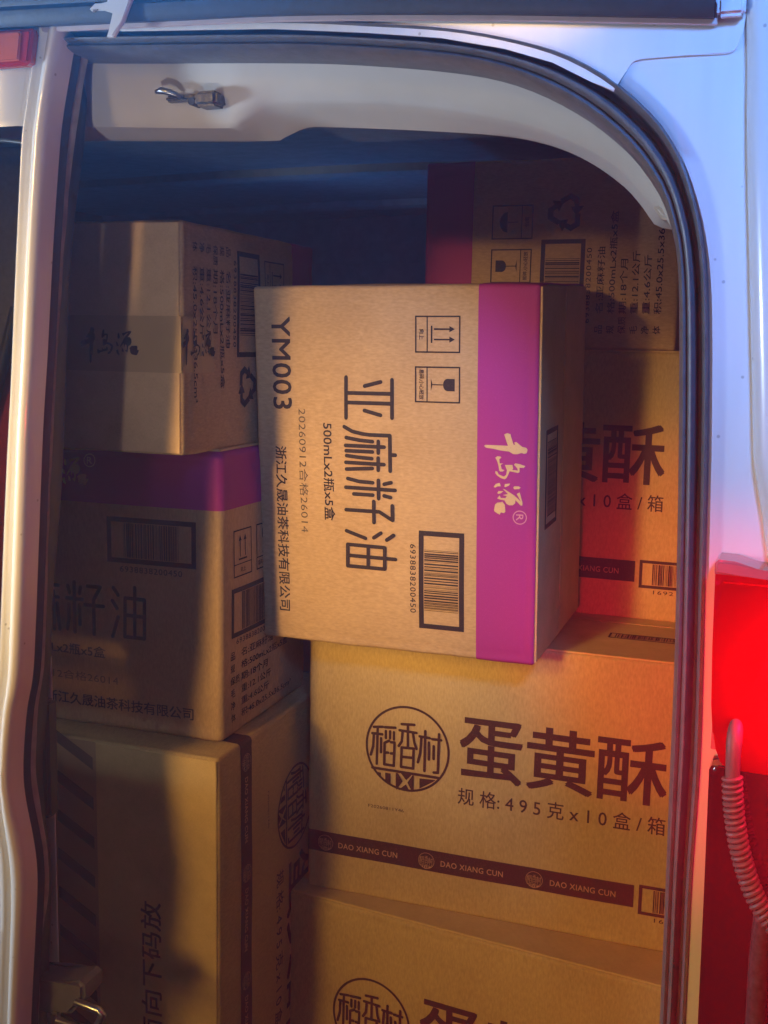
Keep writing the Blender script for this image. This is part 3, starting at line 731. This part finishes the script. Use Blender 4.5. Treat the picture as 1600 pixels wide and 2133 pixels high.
# brake light's orange face is a sub-part of the light, so it hangs on the door beside it
vpart(extrude('brake_lens', [(-0.9466, 1.8000), (-0.6955, 1.7982), (-0.6919, 1.8214), (-0.6940, 1.8235), (-0.9460, 1.8268)], 0.8835, 0.8866, 'brake_lens', bevel=0.0015, seg=2), ldoor)

# ---------------------------------------------------------------- tail lamp and cable on the right
lensp = [(-0.0600, 1.3850), (-0.0585, 1.3295), (-0.0566, 1.2850), (-0.0545, 1.2640), (-0.0515, 1.2480), (-0.0475, 1.2385), (-0.0415, 1.2336), (0.0630, 1.2340), (0.0628, 1.3850)]
bm = bmesh.new()
ring_f = [(x, 0.862, z) for x, z in lensp]; ring_b = [(x - (0.001 if x < 0 else 0), 0.904, z) for x, z in lensp]
a = [bm.verts.new(p) for p in ring_f]; b = [bm.verts.new(p) for p in ring_b]
bm.faces.new(a)
for i in range(len(a)):
    j = (i + 1) % len(a)
    bm.faces.new((a[i], b[i], b[j], a[j]))
es = [e_ for e_ in bm.edges if all(v in a for v in e_.verts)]
bmesh.ops.bevel(bm, geom=es, offset=0.006, segments=4, affect='EDGES', clamp_overlap=True)
bmesh.ops.triangulate(bm, faces=[f for f in bm.faces if len(f.verts) > 4])
tl = vpart(from_bm('tail_lamp', bm, 'lens_red', None, 40))
vpart(extrude('lamp_cap', [(-0.0605, 1.3845), (-0.0607, 1.3923), (-0.0584, 1.3955), (-0.0460, 1.3950), (-0.0304, 1.3908), (0.0627, 1.3821), (0.0628, 1.3769), (-0.0304, 1.3840)], 0.866, 0.903, 'lens_top', bevel=0.002, seg=3), tl)
vpart(extrude('lower_lamp_panel', [(-0.0560, 1.2284), (-0.0544, 1.2321), (-0.0492, 1.2330), (0.0631, 1.2336), (0.0642, 0.7886), (-0.0505, 0.7864), (-0.0518, 1.0129), (-0.0537, 1.1291)], 0.872, 0.903, 'lens_dark', bevel=0.004, seg=3), tl)
vpart(box('lamp_back_plate', (-0.0575, 0.9005, 1.2365), (0.0628, 0.9035, 1.3816), 'lens_top', bevel=0.0005), tl)
vpart(tube('panel_rail', [Vector((-0.0080, 0.862, 1.1347)), Vector((-0.0095, 0.860, 1.0870)), Vector((-0.0079, 0.860, 0.9912)), Vector((-0.0062, 0.860, 0.7872))], 0.0075, 'steel', seg=16), tl)
bulb = bpy.data.lights.new('tail_lamp_bulb', 'POINT')
bulb.color = (1.0, 0.01, 0.01); bulb.energy = 0.16; bulb.shadow_soft_size = 0.008
bo = bpy.data.objects.new('tail_lamp_bulb', bulb); COL.objects.link(bo)
bo.location = (0.012, 0.884, 1.300)

lamp('red_glare_spot', 'SPOT', (0.022, 0.840, 1.300), (0.50, 0.0, 1.26), (1.0, 0.004, 0.012), 140.0,
     spot_size=R(108), spot_blend=0.6, shadow_soft_size=0.02)      # added red spot at the tail lamp; its lit mist stands for lens bloom
lamp('tail_lamp_spill', 'POINT', (0.004, 0.850, 1.312), (0, 0, 0), (1.0, 0.004, 0.05), 1.8, shadow_soft_size=0.008)  # red point added before the tail lamp to redden seal and pillar

cab = vpart(tube('cable_boot', catmull([(-0.0375, 0.868, 1.2754), (-0.0377, 0.860, 1.2697), (-0.0378, 0.854, 1.2614), (-0.0377, 0.851, 1.2510), (-0.0371, 0.85, 1.2329)], 14), [0.002, 0.0040, 0.0050, 0.0056, 0.0058, 0.0058, 0.0058, 0.0056, 0.0055, 0.0054, 0.0054, 0.0054, 0.0054, 0.0054], 'conduit', seg=14))
cpath = catmull([(-0.0373, 0.85, 1.2351), (-0.0363, 0.85, 1.2224), (-0.0339, 0.85, 1.2045), (-0.0294, 0.85, 1.1824), (-0.0225, 0.85, 1.1607), (-0.0145, 0.849, 1.1431), (-0.0032, 0.847, 1.1280), (0.0114, 0.842, 1.1171), (0.0322, 0.83, 1.1099)], 700)
turns = 34; coil = []
for i, p in enumerate(cpath):
    t = (cpath[min(i + 1, 699)] - cpath[max(i - 1, 0)]).normalized()
    nn = t.cross(Vector((0, 1, 0))).normalized(); bb = t.cross(nn)
    ang = 2 * math.pi * turns * i / 699
    coil.append(p + (nn * math.cos(ang) + bb * math.sin(ang)) * 0.0062)
vpart(tube('coiled_conduit', coil, 0.00185, 'conduit', seg=7), cab)
vpart(tube('cable_core', [cpath[i] for i in range(0, 700, 20)], 0.0050, 'dark_plastic', seg=10), cab)

# cloths added behind the left window, standing in for its reflection
jk = empty('red_reflection', (-0.85, 0.935, 1.205))
tag(jk, 'red cloth with a black edge, standing in for the left window reflection', 'window reflection')
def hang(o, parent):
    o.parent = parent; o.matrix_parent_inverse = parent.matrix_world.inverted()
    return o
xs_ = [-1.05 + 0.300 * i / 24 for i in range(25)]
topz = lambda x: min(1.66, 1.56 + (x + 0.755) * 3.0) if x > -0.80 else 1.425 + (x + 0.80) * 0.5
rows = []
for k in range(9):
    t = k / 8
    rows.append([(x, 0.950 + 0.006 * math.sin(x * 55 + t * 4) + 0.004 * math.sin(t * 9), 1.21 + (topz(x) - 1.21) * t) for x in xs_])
jb = loft('red_reflection_sheet', rows, 'red_reflection_cloth', None, smooth=80)
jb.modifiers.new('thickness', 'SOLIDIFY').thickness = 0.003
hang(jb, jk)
hang(tube('black_reflection_edge', catmull([(x, 0.940, topz(x) + 0.004) for x in xs_], 40), 0.006, 'rubber', seg=8), jk)
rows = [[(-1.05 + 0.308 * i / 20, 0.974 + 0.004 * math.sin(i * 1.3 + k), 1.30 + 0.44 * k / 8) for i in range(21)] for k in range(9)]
gb = loft('grey_reflection', rows, 'grey_reflection_cloth', None, smooth=80)
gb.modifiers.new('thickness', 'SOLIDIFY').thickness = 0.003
tag(gb, 'grey cloth behind the red one, standing in for the left window reflection', 'blanket')

# ------------------------------------------------------------------ cartons
class Carton:
    def __init__(self, name, L, D, H, mat, label, cat, group, center, rot, vertical, seed, bulge=0.0022, rad=0.005):
        """L, D, H: size when upright; rot: local axes -> world; vertical: height it takes up as it lies"""
        self.L, self.D, self.H, self.seed, self.bulge, self.mat = L, D, H, seed, bulge, mat
        self.RAD = rad
        c = Vector(center)
        base = c - Vector((0, 0, vertical / 2))
        self.root = empty(name, base, rot)
        tag(self.root, label, cat, group)
        self.off = rot.inverted() @ Vector((0, 0, vertical / 2))
        self.rot = rot
        self.body()

    def disp(self, p, nrm):
        L, D, H = self.L, self.D, self.H
        z = max(0.0, 1 - (2 * p.z / H) ** 2)
        if abs(nrm.y) > 0.5: w = max(0.0, 1 - (2 * p.x / L) ** 2)
        else: w = max(0.0, 1 - (2 * p.y / D) ** 2)
        f = min(1, z * 2.0) * min(1, w * 2.0)
        s = Vector((self.seed * 7.1, 0, 0))
        # soft dents everywhere, a slight slump and ripple along the folds
        dz = H / 2 - abs(p.z)
        dw = (L / 2 - abs(p.x)) if abs(nrm.y) > 0.5 else (D / 2 - abs(p.y))
        e = math.exp(-min(dz, dw) / 0.018)
        fold = 0.0014 * math.exp(-((min(dz, dw) - 0.012) / 0.004) ** 2)
        return self.bulge * z * w + 0.0020 * f * noise.noise(p * 9 + s) - 0.0016 * e * (0.5 + noise.noise(p * 24 + s)) - fold * (0.5 + 0.5 * noise.noise(p * 15 + s))

    def perimeter(self, breaks=()):
        hx, hy, r = self.L / 2, self.D / 2, self.RAD
        pts = []
        def side(a, b, nrm, n, extra=()):
            ln_ = (b - a).length
            fine = [q / ln_ for q in (0.003, 0.007, 0.011, 0.015, 0.020, 0.028)]
            ts = sorted(set([i / n for i in range(n + 1)] + fine + [1 - q for q in fine] + list(extra)))
            for t in ts: pts.append((a + (b - a) * t, nrm))
        def corner(c, a0):
            for k in range(1, 5):
                a = a0 + math.pi / 2 * k / 5
                d = Vector((math.cos(a), math.sin(a), 0)); pts.append((c + d * r, d))
        V = lambda x, y: Vector((x, y, 0))
        fx = [((-hx + b) - (-hx + r)) / (2 * hx - 2 * r) for b in breaks]
        side(V(-hx, hy - r), V(-hx, -hy + r), V(-1, 0), 12); corner(V(-hx + r, -hy + r), math.pi)
        side(V(-hx + r, -hy), V(hx - r, -hy), V(0, -1), 22, fx); corner(V(hx - r, -hy + r), -math.pi / 2)
        side(V(hx, -hy + r), V(hx, hy - r), V(1, 0), 12); corner(V(hx - r, hy - r), 0)
        side(V(hx - r, hy), V(-hx + r, hy), V(0, 1), 16); corner(V(-hx + r, hy - r), math.pi / 2)
        return pts

    def put(self, o):
        o.parent = self.root; o.location = self.off
        return o

    def body(self):
        P = self.perimeter(); n = len(P); H, r = self.H, self.RAD
        prof = [(-H / 2 + r * (1 - math.sin(a)), r * (1 - math.cos(a))) for a in [R(90 - 18 * k) for k in range(6)]]
        zz = [0.003, 0.007, 0.011, 0.015, 0.020, 0.028]
        zr = [(-H / 2 + r + q, 0.0) for q in zz] + [(-H / 2 + r + 0.028 + (H - 2 * r - 0.056) * k / 16, 0.0) for k in range(1, 16)] + [(H / 2 - r - q, 0.0) for q in reversed(zz)]
        prof = prof + zr + [(-z, i) for z, i in reversed(prof)]
        v = []; f = []
        for z, ins in prof:
            for p, d in P:
                q = Vector((p.x, p.y, z))
                q += d * (self.disp(q, d) - ins)
                v.append(q)
        m = len(prof)
        for i in range(m - 1):
            for j in range(n):
                k = (j + 1) % n
                f.append((i * n + j, i * n + k, (i + 1) * n + k, (i + 1) * n + j))
        f.append(tuple(range(n - 1, -1, -1))); f.append(tuple((m - 1) * n + j for j in range(n)))
        self.put(make('board_shell', v, f, self.mat, None, 50))

    def flaps(self, which, gap=0.002, long=True):
        """the two outer flaps on the top (+1) or the bottom (-1)"""
        for s in (-1, 1):
            y0, y1 = sorted((s * gap / 2, s * (self.D / 2 - 0.0035)))
            z = which * self.H / 2
            z0, z1 = sorted((z - which * 0.001, z + which * 0.0016))
            tilt = 0.0006 * s
            o = box('flap', (-self.L / 2 + 0.0035, y0, z0), (self.L / 2 - 0.0035, y1, z1), self.mat, None, bevel=0.0007)
            self.put(o)

    def wrap(self, name, z0, z1, mat, off, s_from=None, u_to=None, nz=3):
        """printed band that runs round the walls; optional end at front position u_to"""
        if u_to is None:
            P = self.perimeter(); closed = True
        else:
            P = self.perimeter((u_to,)); closed = False
            keep = []
            for p, d in P:
                if d.x < -0.01 and d.y <= 0.01: keep.append((p, d))
                elif d.y < -0.9 and p.x <= -self.L / 2 + u_to + 1e-6: keep.append((p, d))
            P = keep
        n = len(P); v = []; f = []
        for k in range(nz + 1):
            z = z0 + (z1 - z0) * k / nz - self.H / 2
            ins = 0.0
            e = self.H / 2 - self.RAD
            if z > e: ins = self.RAD * (1 - math.sqrt(max(0.0, 1 - ((z - e) / self.RAD) ** 2)))
            for p, d in P:
                q = Vector((p.x, p.y, z))
                v.append(q + d * (self.disp(q, d) + off - ins))
        for k in range(nz):
            for j in range(n if closed else n - 1):
                jj = (j + 1) % n
                f.append((k * n + j, k * n + jj, (k + 1) * n + jj, (k + 1) * n + j))
        return self.put(make(name, v, f, mat, None, 50))

    def on(self, name, F, face, mat, off=0.0006):
        """lay a flat print on a face; u, v in metres as one reads it"""
        L, D, H = self.L, self.D, self.H; v = []
        for u, w, lift in F.v:
            if face == 'front': q = Vector((u - L / 2, -D / 2, w - H / 2)); d = Vector((0, -1, 0))
            elif face == 'right': q = Vector((L / 2, u - D / 2, w - H / 2)); d = Vector((1, 0, 0))
            elif face == 'top': q = Vector((u - L / 2, w - D / 2, H / 2 + 0.0016)); d = Vector((0, 0, 1))
            elif face == 'bottom': q = Vector((u - L / 2, D / 2 - w, -H / 2 - 0.0016)); d = Vector((0, 0, -1))
            elif face == 'bottom_turned': q = Vector((L / 2 - u, w - D / 2, -H / 2 - 0.0016)); d = Vector((0, 0, -1))
            x = 0 if d.z else self.disp(q, d)
            v.append(q + d * (x + off + lift))
        return self.put(make(name, v, F.f, mat, None))

def axes(x, y, z):
    return Matrix((Vector(x), Vector(y), Vector(z))).transposed()

OL, OD, OH = 0.4502, 0.2604, 0.3622     # oil carton, upright
EL, ED, EH = 0.6404, 0.360, 0.3760      # pastry carton, upright
BR = mm(BRUSH)

def brush_on(F, u0, v0, sx, sy):
    """brush-written mark, its box 172..267 x 298..350 mm moved to u0, v0 and scaled"""
    for p in BR:
        F.poly([(u0 + (u - 0.170) * sx, v0 + (v - 0.298) * sy) for u, v in p])
    return F

def oil_front(c, title=True):
    c.on('printed_code', Flat().text('YM003', 0.0368, 0.0249, 0.1505, 0.0510, 0.016, 1.05), 'front', 'ink')
    c.on('printed_maker', Flat().text('浙江久晟油茶科技有限公司', 0.1969, 0.0262, 0.4112, 0.0420, 0.014), 'front', 'ink')
    c.on('printed_date', Flat().text('20260912合格26014', 0.1492, 0.0590, 0.3058, 0.0712, 0.0, 1.06), 'front', 'faint_ink')
    c.on('printed_contents', Flat().text('500mLx2瓶x5盒', 0.1656, 0.0925, 0.288, 0.1072, 0.012), 'front', 'ink')
    F = Flat()
    for stt in mm(TITLE): F.stroke(stt, 0.0048)
    c.on('printed_title', F, 'front', 'ink')
    c.on('handling_symbol', sym_up(0.0358, 0.2131, 0.0788, 0.2686), 'front', 'ink')
    c.on('handling_symbol', sym_glass(0.0947, 0.2128, 0.1373, 0.2689), 'front', 'ink')
    c.on('barcode', barcode(0.2927, 0.2173, 0.4158, 0.2748, 0.0062), 'front', 'ink')
    c.on('barcode_number', Flat().text('6938838200450', 0.3104, 0.2060, 0.3969, 0.2135, 0.008, 1.15), 'front', 'ink')
    F = Flat(); 
    for p in BR: F.poly(p)
    c.on('brush_mark', F, 'front', 'bare', 0.0011)
    F = Flat().ring(0.269, 0.3423, 0.0072, 0.0084, 40); F.text('R', 0.2652, 0.3380, 0.2728, 0.3466, 0.01)
    c.on('registered_mark', F, 'front', 'reg', 0.0011)

def oil_end(c):
    W = 0.0
    c.on('handling_symbol', sym_up(0.030, 0.203, 0.077, 0.262), 'right', 'ink')
    c.on('handling_symbol', sym_glass(0.0905, 0.203, 0.1375, 0.262), 'right', 'ink')
    c.on('handling_symbol', sym_umbrella(0.151, 0.203, 0.198, 0.262), 'right', 'ink')
    c.on('barcode', barcode(0.024, 0.128, 0.150, 0.190, 0.0060, 0.16, 5), 'right', 'ink')
    c.on('barcode_number', Flat().text('6938838200450', 0.036, 0.1185, 0.138, 0.1255, 0.008, 1.15), 'right', 'ink')
    c.on('recycling_mark', recycle(0.186, 0.157, 0.027), 'right', 'ink')
    F = Flat()
    lines = [('品', '名:亚麻籽油', .098), ('规', '格:500mLx2瓶x5盒', .150), ('保质', '期:18个月', .080), ('毛', '重:12.1公斤', .092), ('净', '重:4.6公斤', .086), ('体', '积:45.0x25.5x36.5cm³', .165)]
    for k, (a, b, w) in enumerate(lines):
        v = 0.1000 - k * 0.0158
        F.text(a, 0.022, v, 0.022 + (0.011 if len(a) == 1 else 0.023), v + 0.0105, 0.008)
        F.text(b, 0.049, v, 0.049 + w * 0.92, v + 0.0105, 0.008)
    c.on('printed_details', F, 'right', 'ink')

def egg_logo(F, cu, cv, s, thin=1.0):
    F.ring(cu, cv, 0.0560 * s, 0.0592 * s, 72)
    for stt in mm(LOGO):
        F.stroke([(cu + (u - 0.1440) * s, cv + (v - 0.2213) * s) for u, v in stt], 0.0038 * s * thin)
    for p in mm(LOGOP):
        F.poly([(cu + (u - 0.1440) * s, cv + (v - 0.2213) * s) for u, v in p])
    return F

def egg_front(c, full=True):
    c.on('round_mark', egg_logo(Flat(), 0.1440, 0.2213, 1.0), 'front', 'maroon_ink')
    F = Flat(); F.text('蛋', 0.2163, 0.1925, 0.3007, 0.2765, 0.014); F.text('黄', 0.3058, 0.1925, 0.3923, 0.2765, 0.014); F.text('酥', 0.3955, 0.1930, 0.4826, 0.2765, 0.014)
    c.on('printed_title', F, 'front', 'maroon_ink')
    c.on('printed_contents', Flat().text('规 格: 4 9 5 克 x 1 0 盒 / 箱', 0.2162, 0.1562, 0.4833, 0.1795, 0.006), 'front', 'maroon_ink')
    c.on('printed_batch', Flat().text('F20260811Y46', 0.0903, 0.1316, 0.1415, 0.1360, 0.0), 'front', 'maroon_ink')
    c.wrap('printed_stripe', 0.0550, 0.0850, 'maroon_ink', 0.0006, u_to=0.4495, nz=6)
    for u0, u1, lu in ((0.0476, 0.1334, 0.0282), (0.1952, 0.2804, 0.1750), (0.3426, 0.4269, 0.3219)):
        c.on('stripe_lettering', Flat().text('DAO XIANG CUN', u0, 0.0648, u1, 0.0728, 0.012, 1.08), 'front', 'bare_dim', 0.0012)
        c.on('stripe_mark', egg_logo(Flat(), lu, 0.0692, 0.19, 0.7), 'front', 'bare_dim', 0.0012)
    c.on('barcode', barcode(0.4556, 0.0474, 0.5946, 0.0872, 0.0042, 0.10, 9), 'front', 'maroon_ink')
    c.on('barcode_number', Flat().text('16921555594899', 0.476, 0.0395, 0.584, 0.0450, 0.008, 1.2), 'front', 'maroon_ink')

def yaw(a):
    return Matrix.Rotation(a, 3, 'Z')

Z0 = 1.55
X, Y, Z = Vector((1, 0, 0)), Vector((0, 1, 0)), Vector((0, 0, 1))
def corner_center(corner, rot_world, w, d, h, from_right):
    """centre of a standing block of world size w, d, h from its front bottom left (or right) corner"""
    off = Vector(((-w / 2 if from_right else w / 2), d / 2, h / 2))
    return Vector(corner) + rot_world @ off

GO = 'cartons stacked in the van'
# pastry cartons, right hand stack
y = yaw(-0.0903)
E2 = Carton('pastry_carton', EL, ED, EH, 'egg_kraft', 'lowest carton of the right stack, half its round mark cut off by the picture', 'carton', GO,
            corner_center((-0.6480, 1.3426, Z0 - 1.1314), y, EL, ED, EH, False), y, EH, 1)
egg_front(E2); E2.flaps(1)
y = yaw(0.0200)
E1 = Carton('pastry_carton', EL, ED, EH, 'egg_kraft', 'yellowish carton with whole round mark and maroon stripe, under the middle carton', 'carton', GO,
            corner_center((-0.6186, 1.3640, Z0 - 0.7554 + 0.0010), y, EL, ED, EH, False), y, EH, 2)
egg_front(E1); E1.flaps(1)
E1.on('barcode', barcode(0.388, 0.092, 0.530, 0.118, 0.0028, 0.04, 11), 'top', 'maroon_ink')
y = yaw(0.0008)
C = Carton('pastry_carton', EL, ED, EH, 'egg_kraft', 'carton at the back right, half hidden by the middle carton, tinged red', 'carton', GO,
           corner_center((-0.6680, 1.5882, Z0 - 0.3790), y, EL, ED, EH, False), y, EH, 3)
egg_front(C); C.flaps(1)
# pastry carton on its end, bottom left: its printed front looks right, its base looks at the camera
ry = yaw(0.0235)
rot = ry @ axes(-Z, -X, Y)
Lc = Carton('pastry_carton', EL, ED, EH, 'egg_kraft', 'dark carton standing on its end at the bottom left beside the chrome lock loop', 'carton', GO,
            corner_center((-0.6301, 1.1350, Z0 - 1.1314), ry, ED, EH, EL, True), rot, EL, 4)
egg_front(Lc); Lc.flaps(-1)
Lc.on('printed_warning', Flat().text('此面向下码放', 0.212, 0.0800, 0.4430, 0.1090, 0.012), 'bottom_turned', 'maroon_ink')
tp = Flat().rect(0.004, 0.1700, EL - 0.002, 0.2320, 8, 2)
Lc.on('packing_tape', tp, 'bottom_turned', 'tape', 0.0003)
F = Flat()
for k in range(12):
    u = 0.03 + k * 0.052
    F.poly([(u, 0.174), (u + 0.016, 0.174), (u + 0.046, 0.228), (u + 0.030, 0.228)])
Lc.on('tape_stripes', F, 'bottom_turned', 'tape_dark', 0.0008)

# oil cartons
ry = yaw(0.0283)
B = Carton('oil_carton', OL, OD, OH, 'oil_kraft', 'upright carton with purple top band and barcode in the left stack', 'carton', GO,
           corner_center((-0.6500, 1.1781, Z0 - 0.4909), ry, OL, OD, OH, True), ry, OH, 5, rad=0.010)
B.wrap('purple_band', 0.290, OH - 0.001, 'purple', 0.0005, nz=40)
oil_front(B); oil_end(B); B.flaps(1)
ry = yaw(0.0194)
A = Carton('oil_carton', OL, OD, OH, 'oil_kraft', 'carton lying on its side on top of the left stack, brush lettering on its tape', 'carton', GO,
           corner_center((-0.6564, 1.1018, Z0 - 0.1290), ry, OL, OH, OD, True), ry @ axes(X, -Z, Y), OD, 6, 0.001)
A.wrap('purple_band', 0.290, OH - 0.001, 'purple', 0.0005, nz=40)
oil_front(A); oil_end(A); A.flaps(-1)
A.on('packing_tape', Flat().rect(0.0035, 0.0930, OL - 0.001, 0.1555, 10, 2), 'bottom', 'tape', 0.0003)
for u in (0.3195, 0.1980, 0.0765):
    A.on('tape_brush_mark', brush_on(Flat(), u, 0.1010, 0.79, 0.79), 'bottom', 'ink', 0.0007)
# the tape is folded over the end of the carton and its lettering runs on there
A.on('tape_end', Flat().rect(OD - 0.1555, 0.0005, OD - 0.0930, 0.0700, 3, 3), 'right', 'tape', 0.0002)
F = Flat()
for p in BR:
    q = [(OD - (0.1010 + (v - 0.298) * 0.79), -0.006 + (u - 0.170) * 0.79) for u, v in p]
    F.poly([(a, max(b, 0.0006)) for a, b in q])
A.on('tape_brush_mark', F, 'right', 'ink', 0.0014)

# tilted oil carton in the middle, on its end
pi_, ro_, ya_ = 0.0529, -0.0092, -0.0016
tilt = yaw(ya_) @ Matrix.Rotation(ro_, 3, 'Y') @ Matrix.Rotation(pi_, 3, 'X')
kc = Vector((-0.6530, 1.2925, Z0 - 0.3796 - 0.002))
K = Carton('oil_carton', OL, OD, OH, 'oil_kraft', 'brightest carton, purple-banded, standing on end in the middle with sideways lettering', 'carton', GO,
           kc + tilt @ Vector((OH / 2, OD / 2, OL / 2)), tilt @ axes(-Z, Y, X), OL, 8)
K.wrap('purple_band', 0.290, OH - 0.001, 'purple', 0.0005, nz=40)
oil_front(K); oil_end(K); K.flaps(1)
F = Flat().frame(0.170, 0.034, 0.290, 0.098, 0.006); bars(F, 0.185, 0.043, 0.275, 0.090, 13)
K.on('printed_frame', F, 'top', 'ink', 0.0004)

ry = yaw(-0.0006)
D = Carton('oil_carton', OL, OD, OH, 'oil_kraft', 'dark carton at the very back on top, showing a recycling mark and small print', 'carton', GO,
           corner_center((-0.5427, 1.5883, Z0 - 0.0028 + 0.0016), ry, OH, OL, OD, False), ry @ axes(-Y, Z, -X), OD, 9)
D.wrap('purple_band', 0.290, OH - 0.001, 'purple', 0.0005, nz=40)
oil_front(D); oil_end(D)

# ------------------------------------------------------------------ thin mist, added to imitate red and blue lens glare
bm = bmesh.new()
bmesh.ops.create_cube(bm, size=1)
for v in bm.verts:
    v.co = Vector((-0.3 + v.co.x * 5.0, 0.1 + v.co.y * 6.6, 1.50 + v.co.z * 4.4))
hz = bpy.data.meshes.new('glare_haze'); bm.to_mesh(hz); bm.free()
hm = bpy.data.materials.new('mist'); hm.use_nodes = True
hn = hm.node_tree.nodes; hn.remove(hn['Principled BSDF'])
pv = hn.new('ShaderNodeVolumePrincipled')
pv.inputs['Color'].default_value = (0.95, 0.96, 1.0, 1)
pv.inputs['Density'].default_value = 0.022
pv.inputs['Anisotropy'].default_value = 0.2
hm.node_tree.links.new(pv.outputs[0], hn['Material Output'].inputs['Volume'])
hz.materials.append(hm)
ho = bpy.data.objects.new('glare_haze', hz); COL.objects.link(ho)
ho['kind'] = 'stuff'; ho['label'] = 'thin mist added to carry the coloured lens glare'
